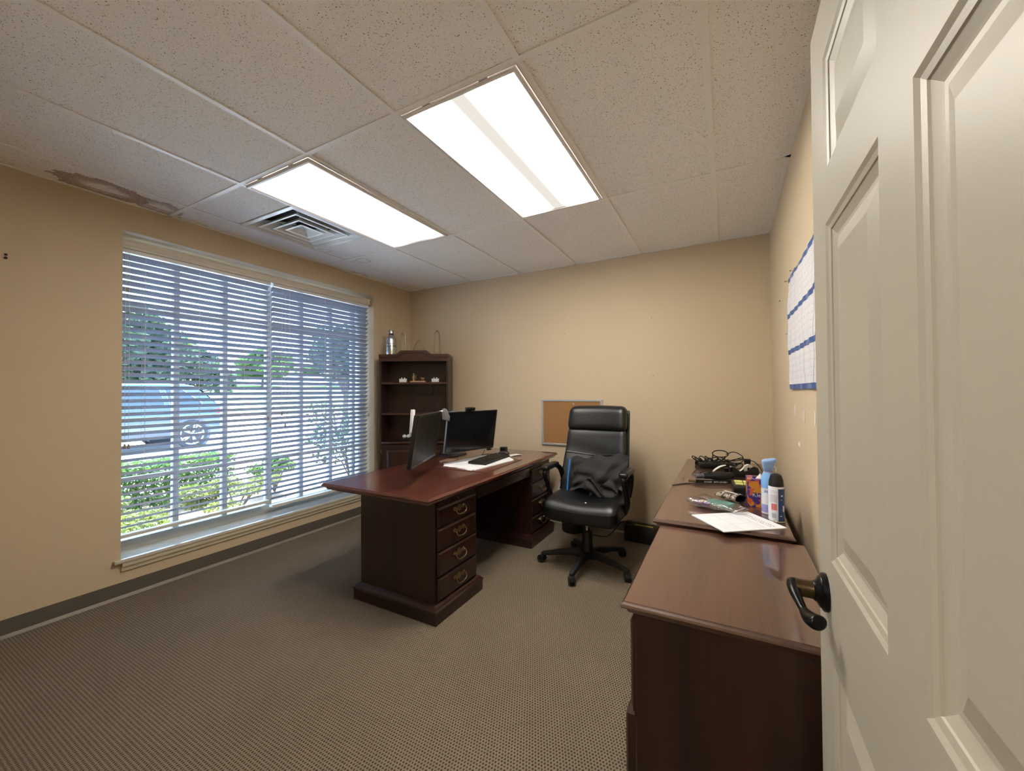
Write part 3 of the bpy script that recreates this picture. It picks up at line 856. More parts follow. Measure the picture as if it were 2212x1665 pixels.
def obelisk():
    p = on_book(0.596, 0.10, BH - 0.001)
    t = thing('crystal_award', 'tall clear crystal obelisk award near the bookcase edge', 'award', p, BA + 0.6, 'crystal awards on the bookcase')
    MB().rloft(-0.038, 0.038, -0.03, 0.03, [(0.0, 0.0), (-0.014, 0.235), (-0.0285, 0.268)]).build('crystal', 'crystal', t, bevel=0.002, seg=1)
obelisk()
def card_box(x, label):
    p = on_book(x, 0.075, 1.392)
    t = thing('white_box', label, 'box', p, BA, 'small white boxes on the upper bookcase shelf')
    MB().prism([(-0.037, 0.0), (0.037, 0.0), (0.037, 0.040), (0.030, 0.036), (-0.030, 0.036), (-0.037, 0.040)], -0.018, 0.018, 'y').build('box_body', 'white_pl', t, bevel=0.002)
    for q in (-0.015, 0.014):
        MB().rblock((0.008, 0.008, 0.008), 0.008, lambda v, q=q: v + Vector((q, 0, 0.044)), (6, 6, 6)).build('round_knob', 'white_pl', t, smooth=True, angle=80)
card_box(0.232, 'small white box left of the gold figurine plaque')
card_box(0.580, 'small white box right of the gold figurine plaque')
def figurine():
    p = on_book(0.392, 0.075, 1.392)
    t = thing('figurine_plaque', 'wooden plaque with two small metal figurines on the shelf', 'ornament', p, BA)
    MB().rloft(-0.08, 0.08, -0.03, 0.03, [(0.0, 0.0), (0.0, 0.008), (-0.006, 0.015)]).build('wooden_base', 'oak', t)
    # upright figure carrying a round pack
    f = MB().lathe([(0.016, 0.015), (0.012, 0.02), (0.009, 0.035), (0.014, 0.052), (0.013, 0.068), (0.006, 0.078), (0.0085, 0.086), (0.008, 0.094), (0.0, 0.099)], 12, None, (-0.046, 0, 0), cap1=False)
    f.tube([(-0.052, 0, 0.066), (-0.060, -0.004, 0.052), (-0.055, -0.008, 0.040)], 0.004, 6)
    f.tube([(-0.044, 0.0, 0.02), (-0.036, -0.004, 0.03), (-0.04, 0, 0.045)], 0.004, 6)
    f.build('standing_figure', 'gold', t, smooth=True)
    MB().rblock((0.013, 0.010, 0.026), 0.010, lambda v: v + Vector((-0.030, 0.002, 0.052)), (6, 6, 8)).build('figure_pack', 'pewter', t, smooth=True, angle=80)
    g = MB().rblock((0.016, 0.009, 0.009), 0.008, lambda v: v + Vector((0.052, 0, 0.040)), (8, 6, 6))
    for q in (-0.009, 0.009):
        g.tube([(0.052 + q, 0, 0.015), (0.052 + q*0.8, 0, 0.036)], 0.0035, 6)
    g.tube([(0.040, 0, 0.044), (0.034, 0, 0.052)], [0.006, 0.005], 6).tube([(0.066, 0, 0.044), (0.073, 0, 0.050)], 0.003, 6)
    g.build('small_animal_figure', 'gold', t, smooth=True)
figurine()
def ball_stand():
    p = on_book(0.30, 0.085, 0.765)
    t = thing('ball_display', 'black display stand with white balls on the lower shelf', 'ornament', p, BA)
    MB().box(-0.09, 0.14, -0.035, 0.045, 0.0, 0.010).box(-0.085, 0.135, 0.03, 0.042, 0.010, 0.10).box(-0.085, 0.135, -0.02, 0.03, 0.010, 0.026).build('stand', 'blk', t, bevel=0.002)
    for k in range(4):
        MB().rblock((0.0213,)*3, 0.0213, lambda v, k=k: v + Vector((-0.058 + k*0.044, -0.004, 0.0475)), (8, 8, 8)).build('white_ball', 'white_pl', t, smooth=True, angle=80)
ball_stand()

# ------------------------------------------------------------------ credenza and lateral file along the right wall
def case(name, label, cat, x0, x1, y0, y1, zt, fronts):
    cx, cy = (x0 + x1)/2, (y0 + y1)/2
    t = thing(name, label, cat, (cx, cy, 0))
    hx, hy = (x1 - x0)/2, (y1 - y0)/2
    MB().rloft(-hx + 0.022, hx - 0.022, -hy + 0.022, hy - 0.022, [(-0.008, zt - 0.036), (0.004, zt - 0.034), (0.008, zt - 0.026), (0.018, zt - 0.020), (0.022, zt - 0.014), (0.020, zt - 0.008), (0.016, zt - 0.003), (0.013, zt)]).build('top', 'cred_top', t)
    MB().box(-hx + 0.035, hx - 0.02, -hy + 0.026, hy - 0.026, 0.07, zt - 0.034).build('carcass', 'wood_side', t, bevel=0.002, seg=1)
    MB().rloft(-hx + 0.035, hx - 0.02, -hy + 0.026, hy - 0.026, [(0.012, 0.0), (0.012, 0.062), (0.004, 0.076), (0.0, 0.080)]).build('base_molding', 'wood_dark', t)
    for f in fronts:
        kind, a, b, c, d, ajar = f
        o = drawer_front(kind, t, -hx + 0.035 - ajar, -1, a, b, c, d, M['wood_side'], pulls=2 if (b - a) > 0.5 else 1)
        if ajar: MB().box(-hx + 0.035 - ajar, -hx + 0.06, a + 0.01, b - 0.01, c + 0.02, d - 0.012).build('drawer_box', 'oak', o)
    return t
case('lateral_file', 'near mahogany lateral file cabinet next to the open door', 'cabinet', 3.108, 3.642, 1.150, 1.888, 0.690,
     [('drawer', -0.34, 0.34, 0.372, 0.635, 0.0), ('drawer', -0.34, 0.34, 0.090, 0.360, 0.016)])
case('credenza', 'long mahogany credenza along the wall with clutter on top', 'cabinet', 3.078, 3.612, 1.893, 3.655, 0.712,
     [('drawer', -0.85, -0.42, 0.44, 0.66, 0), ('drawer', -0.85, -0.42, 0.09, 0.425, 0), ('cabinet_door', -0.41, -0.003, 0.09, 0.66, 0), ('cabinet_door', 0.003, 0.41, 0.09, 0.66, 0), ('drawer', 0.42, 0.85, 0.44, 0.66, 0), ('drawer', 0.42, 0.85, 0.09, 0.425, 0)])

# ------------------------------------------------------------------ corkboard
ck = thing('corkboard', 'cork notice board in an aluminium frame on the back wall', 'notice board', (2.052, D, 0.98))
CW, CH = 0.309, 0.226
MB().box(-CW + 0.004, CW - 0.004, -0.012, -0.001, -CH + 0.004, CH - 0.004).build('cork_panel', 'cork', ck)
f = MB()
def lp(o, y): return [(-CW+o, y, -CH+o), (CW-o, y, -CH+o), (CW-o, y, CH-o), (-CW+o, y, CH-o)]
f.loops([lp(0, -0.001), lp(0, -0.016), lp(0.004, -0.019), lp(0.017, -0.019), lp(0.021, -0.016), lp(0.021, -0.010)], False, False)
f.build('frame', 'alu', ck)
for (x, z, mt) in ((1.892, 1.167, 'pin'), (2.075, 1.166, 'clear_pin'), (2.083, 1.158, 'clear_pin')):
    MB().lathe([(0.004, 0.0), (0.0025, 0.004), (0.0025, 0.009), (0.0045, 0.012), (0.0, 0.013)], 10, Matrix.Translation((x - 2.052, -0.012, z - 0.98)) @ Matrix.Rotation(PI/2, 4, 'X'), cap1=False).build('push_pin', mt, ck)

# ------------------------------------------------------------------ wall planner
def planner():
    def pm():
        t = NT('year_planner_print')
        x, y, z = t.xyz(t.obj())
        # y runs 0 .. 0.91 from the corner side, z 0 .. 0.60
        def band(c, h): return t.math('LESS_THAN', t.math('ABSOLUTE', t.math('SUBTRACT', z, c)), h)
        bl = t.math('MAXIMUM', t.math('MAXIMUM', band(0.583, 0.012), band(0.388, 0.012)), t.math('MAXIMUM', band(0.195, 0.012), band(0.012, 0.013)))
        vy = t.math('FRACT', t.math('DIVIDE', y, 0.2275))
        vline = t.math('LESS_THAN', t.math('ABSOLUTE', t.math('SUBTRACT', vy, 0.5)), 0.49)
        vline = t.math('SUBTRACT', 1.0, vline)
        edge = t.math('LESS_THAN', y, 0.004)
        rz_ = t.math('FRACT', t.math('DIVIDE', t.math('SUBTRACT', z, 0.03), 0.0315))
        row = t.math('LESS_THAN', t.math('ABSOLUTE', t.math('SUBTRACT', rz_, 0.8)), 0.07)
        cellx = t.math('FRACT', t.math('DIVIDE', y, 0.0325))
        num = t.math('MULTIPLY', row, t.math('LESS_THAN', t.math('ABSOLUTE', t.math('SUBTRACT', cellx, 0.3)), 0.13))
        hl_ = t.math('LESS_THAN', rz_, 0.035)
        vl_ = t.math('LESS_THAN', cellx, 0.035)
        faint = t.math('MULTIPLY', t.math('MAXIMUM', hl_, vl_), 0.18)
        title = t.math('MULTIPLY', bl, t.math('MULTIPLY', t.math('LESS_THAN', t.math('ABSOLUTE', t.math('SUBTRACT', vy, 0.5)), 0.13), t.math('GREATER_THAN', t.noise(t.obj(), 70, 1), 0.42)))
        lblrow = t.math('LESS_THAN', t.math('ABSOLUTE', t.math('SUBTRACT', t.math('FRACT', t.math('DIVIDE', z, 0.1943)), 0.035)), 0.006)
        c = t.mix(faint, (0.70, 0.68, 0.70), (0.3, 0.3, 0.4))
        c = t.mix(t.math('MULTIPLY', num, 0.55), c, (0.20, 0.20, 0.26))
        c = t.mix(t.math('MULTIPLY', vline, 0.8), c, (0.06, 0.10, 0.25))
        c = t.mix(t.math('MAXIMUM', bl, edge), c, (0.045, 0.10, 0.27))
        c = t.mix(t.math('MULTIPLY', title, 0.22), c, (0.6, 0.65, 0.7))
        return t.bsdf(c, 0.5, spec=0.3)
    M['planner'] = pm()
    t = thing('wall_planner', 'white yearly wall planner with blue bands pinned beside the door', 'calendar', (W, 2.612, 1.29), PI)
    # local frame is turned by 180 degrees: +x away from wall, +y towards the room front
    def fn(u, v):
        y = u*0.91; z = v*0.595
        sag = 0.006*math.sin(v*PI)*(0.3 + 0.7*abs(math.sin(u*7.0 + v*2)))
        rip = 0.0035*math.sin(u*46 + 2.5*v)*(1 - 0.6*v) + 0.002*math.sin(v*19 + u*9)
        return (0.008 + sag + rip, y + 0.002*math.sin(v*9), z + 0.006*math.sin(u*13)*v)
    MB().grid(70, 40, fn).build('sheet', 'planner', t, smooth=True, angle=80)
    for (y, z, mt) in ((0.004, 0.585, 'pin'), (0.20, 0.592, 'pin'), (0.004, 0.30, 'clear_pin'), (0.004, 0.045, 'clear_pin')):
        MB().lathe([(0.0015, 0.0), (0.0015, 0.012), (0.005, 0.013), (0.003, 0.016), (0.003, 0.022), (0.0055, 0.025), (0.0, 0.027)], 10, Matrix.Translation((0, y, z)) @ Matrix.Rotation(PI/2, 4, 'Y'), cap1=False).build('push_pin', mt, t)
planner()

# ------------------------------------------------------------------ office chair
def chair():
    t = thing('office_chair', 'black leather high back office chair on a five star base', 'chair', (2.46, 2.87, 0.0), R(-1))
    # base
    hub = MB().lathe([(0.045, 0.065), (0.052, 0.075), (0.050, 0.115), (0.040, 0.135), (0.036, 0.245), (0.033, 0.252), (0.0, 0.252)], 24, cap1=False)
    hub.build('hub', 'blk_matte', t, smooth=True)
    MB().lathe([(0.0135, 0.25), (0.0135, 0.33)], 20).build('gas_rod', 'chrome', t, smooth=True)
    MB().box(-0.05, 0.05, -0.10, 0.12, 0.325, 0.375).box(-0.20, 0.20, -0.14, 0.16, 0.368, 0.385).build('tilt_mechanism', 'blk_matte', t, bevel=0.006)
    MB().tube([(0.04, -0.02, 0.35), (0.16, -0.03, 0.345), (0.20, -0.03, 0.34)], 0.005, 8).build('height_lever', 'blk', t)
    for k in range(5):
        a = R(-90 + 72*k)
        mt = Matrix.Rotation(a, 4, 'Z')
        lg = MB()
        secs = []
        for (x, z, w_, h_) in [(0.030, 0.090, 0.034, 0.055), (0.10, 0.098, 0.030, 0.045), (0.20, 0.088, 0.024, 0.034), (0.29, 0.074, 0.020, 0.026), (0.330, 0.068, 0.019, 0.024), (0.342, 0.066, 0.012, 0.016)]:
            secs.append([mt @ Vector(p) for p in [(x, -w_, z - h_/2), (x, w_, z - h_/2), (x, w_*0.72, z + h_/2), (x, -w_*0.72, z + h_/2)]])
        lg.loops(secs)
        leg = lg.build('leg', 'blk_matte', t, bevel=0.004)
        ca = R(-90 + 72*k + (35, -50, 70, 20, -30)[k])
        cm = Matrix.Translation(mt @ Vector((0.330, 0, 0))) @ Matrix.Rotation(ca, 4, 'Z')
        w = MB()
        for s in (-1, 1):
            w.lathe([(0.0, 0.0), (0.020, 0.0), (0.0275, 0.003), (0.0275, 0.016), (0.022, 0.019), (0.0, 0.019)], 20, cm @ Matrix.Translation((0.012, s*0.004, 0.0275)) @ Matrix.Rotation(-s*PI/2, 4, 'X'), cap0=False, cap1=False)
        w.prism([(-0.022, 0.030), (-0.012, 0.052), (0.010, 0.058), (0.030, 0.050), (0.040, 0.032), (0.030, 0.036), (0.012, 0.044), (-0.010, 0.036)], -0.020, 0.020, 'y', cm)
        w.build('caster', 'blk', leg, smooth=True)
    # seat
    def seatf(v):
        x, y, z = v
        if y < -0.14:
            k = (-0.14 - y)/0.13
            z -= 0.040*k*k
            if z < 0: z += 0.02*k
        z += 0.018*(abs(x)/0.27)**2 * (1 if z > 0 else 0.2) - (0.010*math.cos(x*9)*math.cos(y*6) if z > 0 else 0)
        x *= 1 - 0.10*max(0, (y - 0.02)/0.24)
        return Vector((x + 0.018, y - 0.005, z + 0.447))
    st_ = MB().rblock((0.268, 0.268, 0.072), 0.055, seatf, (22, 22, 10)).build('seat', 'leather', t, smooth=True, angle=70)
    MB().add([(0.045, -0.175, 0.5125), (0.060, -0.178, 0.512), (0.058, -0.188, 0.5105), (0.046, -0.186, 0.511)], [(0, 1, 2, 3)]).build('worn_spot', 'scuff', st_)
    # back: lower panel and headrest
    def yb(z): return 0.150 + (z - 0.5)*0.26
    def backf(v):
        x, y, z = v
        zz = z + 0.725
        k = (zz - 0.47)/0.52
        w_ = 1.0 - 0.10*k
        x *= w_
        wr = 0.006*math.sin(zz*26 + x*8)*math.exp(-((zz - 0.78)/0.10)**2) if y < 0 else 0
        y2 = y + yb(zz) + 0.055 + 0.045*(x/0.26)**2*(-1) + wr
        if y < 0: y2 -= 0.022*math.exp(-((zz - 0.62)/0.10)**2)
        return Vector((x - 0.012, y2, zz))
    MB().rblock((0.262, 0.048, 0.262), 0.040, backf, (20, 8, 26)).build('backrest', 'leather2', t, smooth=True, angle=70)
    MB().tube([(x - 0.012, yb(0.79) + 0.004 - 0.045*(x/0.26)**2, 0.79 - 0.01*math.cos(x*12)) for x in [-0.225 + 0.45*i/20 for i in range(21)]], 0.004, 6).build('seam', 'leather', t, smooth=True)
    def headf(v):
        x, y, z = v
        zz = z + 1.062
        y2 = y + yb(zz) + 0.045 - 0.03*(x/0.24)**2
        return Vector((x*(1 - 0.02*z/0.1) - 0.012, y2, zz + 0.006*math.cos(x*6)))
    MB().rblock((0.238, 0.062, 0.100), 0.050, headf, (20, 8, 12)).build('headrest', 'leather', t, smooth=True, angle=70)
    def shell(v):
        x, y, z = v
        zz = z + 0.79
        k = (zz - 0.47)/0.66
        return Vector((x*(1 - 0.08*k) - 0.012, y + yb(zz) + 0.115 - 0.05*(x/0.26)**2, zz))
    MB().rblock((0.268, 0.016, 0.34), 0.014, shell, (18, 4, 20)).build('back_shell', 'leather', t, smooth=True, angle=70)
    # arms: padded loops
    for s in (-1, 1):
        cx = 0.018 + s*0.288
        pts = smooth_path([(cx - s*0.03, -0.010, 0.42), (cx, -0.045, 0.50), (cx + s*0.004, -0.105, 0.60), (cx + s*0.004, -0.150, 0.675), (cx + s*0.002, -0.125, 0.700), (cx, -0.03, 0.708), (cx, 0.06, 0.704), (cx - s*0.010, 0.125, 0.665), (cx - s*0.024, 0.155, 0.58), (cx - s*0.040, 0.160, 0.50)], 5)
        a = MB().tube(pts, 0.021, 12, False, 0.72).build('armrest', 'blk', t, smooth=True, angle=70)
        def padf(v, cx=cx, s=s):
            return Vector((v.x + cx, v.y - 0.055, v.z + 0.722 - 0.10*max(0, -v.y - 0.06)))
        MB().rblock((0.031, 0.115, 0.017), 0.015, padf, (8, 14, 6)).build('arm_pad', 'leather', a, smooth=True, angle=70)
    return t
chair()

# black cloth bag slumped on the seat with a bright blue strip
def bag():
    t = thing('black_cloth_bag', 'crumpled black cloth bag with a blue strip slumped on the chair', 'bag', (2.46, 2.87, 0.50))
    def fn(u, v):
        # u across, v from bottom to top
        x = -0.155 + u*(0.40 + 0.03*v) + 0.02*math.sin(v*5)*(1 - u)
        topz = 0.235 + 0.055*u + 0.012*math.sin(u*17)
        z = 0.022 + 0.03*math.sin(u*6)**2*(1 - v) + v*topz + (0.035*u*u*(1 - v) if u > 0.7 else 0)
        def rid(q): return 1 - 2*abs((q % 1.0) - 0.5)*1.0
        dgl = u*1.0 - v*0.55
        fold = 0.026*(rid(dgl*2.6 + 0.15)**1.4 - 0.5) + 0.010*math.sin(u*15 - v*5) + 0.005*math.sin(v*15 + u*8)
        if u < 0.3: fold += 0.012*math.sin(v*20)*(0.3 - u)/0.3
        y = 0.150 + 0.26*(z) - 0.055 - 0.050*(1 - v)**2 - 0.035*math.sin(PI*u)*math.sin(PI*v)
        return (x, y + fold*(0.4 + 0.6*math.sin(PI*min(1, v*1.1))), z)
    MB().grid(56, 40, fn).build('cloth', 'cloth_black', t, smooth=True, angle=80, solid=0.003)
    def fn2(u, v):
        x = 0.02 + u*0.225
        z = 0.012 + v*0.10 + 0.02*math.sin(u*9)
        return (x - 0.05*v, 0.055 - 0.055*(1 - v) + 0.018*math.sin(u*15 + v*8), z)
    MB().grid(30, 14, fn2).build('cloth_fold', 'cloth_black', t, smooth=True, angle=80, solid=0.003)
    a, b = Vector(fn(0.0, 0.96)), Vector(fn(0.0, 0.0))
    MB().tube([a + Vector((-0.004, -0.030, 0.0)), (a + b)/2 + Vector((-0.008, -0.032, 0)), b + Vector((-0.014, -0.012, -0.012))], 0.0062, 8).build('blue_strip', 'blue', t, smooth=True)
bag()

# ------------------------------------------------------------------ things on the desk
def frame_mat(o, a, up):
    x = Vector(a).normalized(); z = Vector(up).normalized()
    z = (z - x * z.dot(x)).normalized(); y = z.cross(x)
    return Matrix(((x.x, y.x, z.x, o[0]), (x.y, y.y, z.y, o[1]), (x.z, y.z, z.z, o[2]), (0, 0, 0, 1)))
def monitor(label, o, a, up, w, h, bez, chin, depth, scr, side):
    t = thing('computer_monitor', label, 'monitor', (0, 0, 0), 0, 'computer monitors on the desk')
    t.matrix_world = frame_mat(o, a, up)
    MB().box(0, w, 0.0, depth*0.5, 0, h).build('bezel', side, t, bevel=0.003)
    MB().box(bez, w - bez, -0.0012, 0.004, chin, h - bez).build('screen', scr, t)
    f = MB()
    def lp(ox, oz0, y): return [(ox, y, oz0), (w - ox, y, oz0), (w - ox, y, h - ox), (ox, y, h - ox)]
    f.loops([lp(0.0, 0.0, -0.0005), lp(0.0015, 0.0015, -0.003), lp(bez - 0.001, chin - 0.001, -0.003), lp(bez, chin, -0.0005)], False, False).build('front_frame', 'blk', t)
    MB().loops([[(w*0.06, depth*0.5, h*0.08), (w*0.94, depth*0.5, h*0.08), (w*0.94, depth*0.5, h*0.92), (w*0.06, depth*0.5, h*0.92)], [(w*0.2, depth, h*0.2), (w*0.8, depth, h*0.2), (w*0.8, depth, h*0.8), (w*0.2, depth, h*0.8)]]).build('rear_cover', 'blk_matte', t)
    MB().box(w*0.5 - 0.05, w*0.5 + 0.05, depth, depth + 0.012, h*0.5 - 0.05, h*0.5 + 0.05).build('mount_plate', 'blk_matte', t)
    return t
LM = monitor('left computer monitor turned sideways, dark dusty screen', (1.747, 1.774, 0.830), (-0.405, 0.915, 0), (0.045, 0.019, 0.319), 0.535, 0.322, 0.016, 0.020, 0.050, 'screen_matte', 'blk')
RM = monitor('right computer monitor with a webcam on its top edge', (1.487, 2.429, 0.814), (0.285, 0.958, 0), (0.055, -0.005, 0.321), 0.50, 0.325, 0.008, 0.014, 0.042, 'screen', 'silver')
MB().box(0.44, 0.49, 0.002, 0.018, -0.022, 0.0).build('cable_box', 'blk', RM, bevel=0.003)
MB().lathe([(0.004, 0), (0.004, 0.003)], 10, Matrix.Translation((0.478, 0.001, -0.008)) @ Matrix.Rotation(PI/2, 4, 'X')).build('power_button', 'white_pl', RM)
MB().box(0.015, 0.085, -0.0042, -0.0030, 0.012, 0.016).build('sticker', 'silver', LM)
MB().box(0.0015, 0.006, -0.0038, -0.0030, 0.05, 0.165).build('edge_sticker', 'silver', LM)
def webcam():
    t = thing('webcam', 'small black webcam clipped on top of the right monitor', 'webcam')
    t.matrix_world = frame_mat(RM.matrix_world @ Vector((0.205, 0.0, 0.3255)), (0.285, 0.958, 0), (0.055, -0.005, 0.321))
    MB().box(-0.045, 0.045, -0.014, 0.012, 0.004, 0.030).build('camera_body', 'blk', t, bevel=0.006)
    MB().box(-0.022, 0.018, -0.006, 0.030, -0.0005, 0.006).box(-0.022, 0.018, 0.022, 0.030, -0.04, 0.0).build('clip', 'blk_matte', t, bevel=0.002)
    MB().lathe([(0.010, 0), (0.010, 0.004), (0.006, 0.005), (0.0, 0.004)], 16, Matrix.Translation((-0.012, -0.014, 0.017)) @ Matrix.Rotation(PI/2, 4, 'X'), cap1=False).build('camera_lens', 'screen', t, smooth=True)
webcam()
def arms():
    t = thing('dual_monitor_stand', 'grey dual monitor stand at the rear of the desk', 'monitor stand', (1.20, 2.93, ZT))
    L = lambda x, y, z: Vector((x - 1.20, y - 2.93, z - ZT))
    MB().rloft(-0.07, 0.07, -0.11, 0.11, [(0.0, 0.0), (0.0, 0.010), (-0.012, 0.018)]).build('base_plate', 'blk', t, bevel=0.004)
    MB().lathe([(0.026, 0.015), (0.026, 0.035), (0.018, 0.04), (0.018, 0.40), (0.014, 0.405), (0.0, 0.405)], 20, cap1=False).build('post', 'silver', t, smooth=True)
    MB().tube([L(1.20, 2.93, 1.075), L(1.36, 2.68, 1.10), L(1.505, 2.418, 1.135)], [0.016, 0.015, 0.016], 12, False, 0.8).build('upper_arm', 'silver', t, smooth=True)
    mt = Matrix.Translation(L(1.512, 2.412, 1.10))
    MB().prism([(-0.022, -0.02), (0.03, -0.035), (0.035, 0.0), (0.010, 0.055), (-0.010, 0.066), (-0.026, 0.056)], -0.018, 0.018, 'y', mt @ Matrix.Rotation(R(35), 4, 'Z')).build('elbow', 'silver', t, bevel=0.004)
    MB().tube([L(1.505, 2.412, 1.145), L(1.49, 2.26, 1.128), L(1.475, 2.105, 1.11)], 0.006, 10, False, 1.4).build('forearm', 'white_pl', t, smooth=True)
    MB().box(-0.010, 0.010, -0.014, 0.014, 0.0, 0.182, Matrix.Translation(L(1.462, 2.096, 0.985)) @ Matrix.Rotation(R(5), 4, 'Y')).build('drop_arm', 'white_pl', t, bevel=0.004)
    MB().tube([L(1.462, 2.096, 1.00), L(1.535, 2.03, 0.995), L(1.578, 1.992, 0.99)], 0.012, 10).build('left_mount', 'silver', t, smooth=True)
    MB().tube([L(1.20, 2.93, 0.98), L(1.38, 2.82, 0.98), L(1.515, 2.682, 0.98)], 0.013, 10).build('right_mount', 'silver', t, smooth=True)
arms()
DZ_ = ZT + 0.0005
def desk_pad():
    t = thing('desk_pad', 'brown desk pad under the paper blotter', 'desk pad', (1.66, 2.68, DZ_))
    MB().box(-0.235, 0.215, -0.30, 0.30, 0, 0.003, Matrix.Rotation(R(2), 4, 'Z')).build('pad', 'pad_brown', t, bevel=0.001, seg=1)
    b = thing('paper_blotter', 'white paper desk blotter with clipped corners under the keyboard', 'paper', (1.66, 2.68, DZ_ + 0.0035))
    poly = [(-0.245, -0.17), (-0.20, -0.215), (0.115, -0.275), (0.175, 0.215), (0.145, 0.255), (0.05, 0.345), (-0.13, 0.35), (-0.19, 0.30)]
    MB().prism(poly, 0, 0.006, 'z').build('sheets', 'paper', b)
    def fn(u, v): return (-0.20 + 0.30*u, -0.213 - 0.065*u*u*0.9 - 0.022*v + 0.004*math.sin(u*20), 0.0065 - 0.006*v*v)
    MB().grid(20, 3, fn).build('curled_edge', 'paper', b, smooth=True)
    s = MB()
    random.seed(2)
    for k in range(9):
        x, y = random.uniform(-0.16, 0.02), random.uniform(-0.15, 0.02)
        s.box(x, x + random.uniform(0.004, 0.05), y, y + 0.0012, 0.006, 0.0063)
    s.build('pencil_marks', 'ink_light', b)
desk_pad()
def keyboard():
    t = thing('computer_keyboard', 'black computer keyboard lying on the white blotter', 'keyboard', (1.665, 2.80, DZ_ + 0.010), R(4))
    # length along y, user side +x
    MB().prism([(-0.078, 0.004), (0.078, 0.0), (0.080, 0.008), (0.072, 0.012), (-0.070, 0.024), (-0.078, 0.020)], -0.222, 0.222, 'y').build('keyboard_case', 'blk_matte', t, bevel=0.003)
    k = MB()
    rows = [(-0.060, 0.012), (-0.041, 0.016), (-0.0225, 0.016), (-0.004, 0.016), (0.0145, 0.016), (0.033, 0.016)]
    for r_i, (x, d) in enumerate(rows):
        y = -0.212
        z = 0.0225 - (x + 0.07)*0.085
        i = 0
        while y < 0.205:
            w_ = 0.016
            if r_i == 5 and 4 <= i <= 4: w_ = 0.095
            if r_i in (2, 3, 4) and i == 0: w_ = 0.024
            k.box(x, x + d, y, y + w_, z, z + 0.0045)
            y += w_ + 0.003 + (0.006 if i in (13, 16) else 0); i += 1
    o = k.build('keys', 'blk', t)
    o['kind'] = 'stuff'
keyboard()
def mouse():
    t = thing('computer_mouse', 'black computer mouse behind the keyboard', 'mouse', (1.615, 3.115, DZ_ + 0.0015), R(20))
    def f(v): return Vector((v.x, v.y, v.z + 0.018 - 0.008*(v.x/0.05)**2*(1 if v.z > 0 else 0)))
    MB().rblock((0.052, 0.030, 0.018), 0.016, f, (10, 8, 6)).build('mouse_body', 'blk', t, smooth=True, angle=80)
    MB().lathe([(0.006, -0.003), (0.006, 0.003)], 12, Matrix.Translation((0.028, 0, 0.030)) @ Matrix.Rotation(PI/2, 4, 'X')).build('scroll_wheel', 'rubber', t)
mouse()
n_ = tag(MB().box(-0.05, 0.05, -0.07, 0.07, 0, 0.006).build('note_pad', 'tan_pad', None, bevel=0.001, seg=1, loc=(1.345, 2.67, DZ_), rot=(0, 0, R(10))), 'tan note pad between the monitors on the desk', 'note pad')
n_ = tag(MB().grid(6, 6, lambda u, v: (-0.045 + 0.09*u, -0.07 + 0.14*v, 0.001 + 0.004*math.sin(v*3)*u)).build('paper_slip', 'paper', None, True, loc=(1.69, 3.16, DZ_), rot=(0, 0, R(-25))), 'white paper slip beyond the keyboard on the desk', 'paper')
n_ = thing('black_adapter_box', 'small black box standing alone near the desk rear corner', 'box', (1.525, 3.275, DZ_), R(8))
MB().box(-0.028, 0.028, -0.03, 0.03, 0, 0.05).build('box_body', 'blk', n_, bevel=0.003)
MB().box(-0.02, 0.02, -0.0312, -0.030, 0.012, 0.04).build('face_plate', 'screen', n_)
c_ = tag(MB().tube(smooth_path([(1.575, 2.86, 0.80), (1.50, 2.95, 0.745), (1.435, 3.03, ZT + 0.004), (1.45, 3.11, ZT + 0.004), (1.53, 3.14, ZT + 0.004)], 6), 0.0022, 6).build('monitor_cable', 'rubber'), 'thin black cable hanging from the right monitor to the desk', 'cable')

# ------------------------------------------------------------------ things on the credenza
CZ = 0.7125
def paper_sheet():
    t = thing('paper_form', 'stack of white printed forms on the credenza edge', 'paper', (3.413, 2.004, CZ), R(36))
    # local x long side
    hx, hy = 0.142, 0.113
    MB().box(-hx, hx, -hy, hy, 0.0, 0.004).build('sheets', 'paper', t)
    p = MB()
    def ln(x0, x1, y0, y1): p.box(x0, x1, y0, y1, 0.004, 0.0042)
    for y in (-0.085, -0.073, -0.060, -0.047): ln(-0.12, -0.055, y, y + 0.0008)
    for x in (0.045, 0.055, -0.05, 0.028): ln(x, x + 0.0010, -0.105, 0.105)
    for y in (0.085, 0.03, -0.03): ln(-0.12, 0.045, y, y + 0.0008)
    p.build('printed_lines', 'ink_light', t)
    q = MB()
    random.seed(9)
    for k in range(26):
        x = 0.085 + (k % 2)*0.016; y = -0.09 + (k//2)*0.0135
        q.box(x, x + 0.004, y, y + random.uniform(0.004, 0.011), 0.004, 0.0043)
    q.build('printed_text', 'ink', t)
paper_sheet()
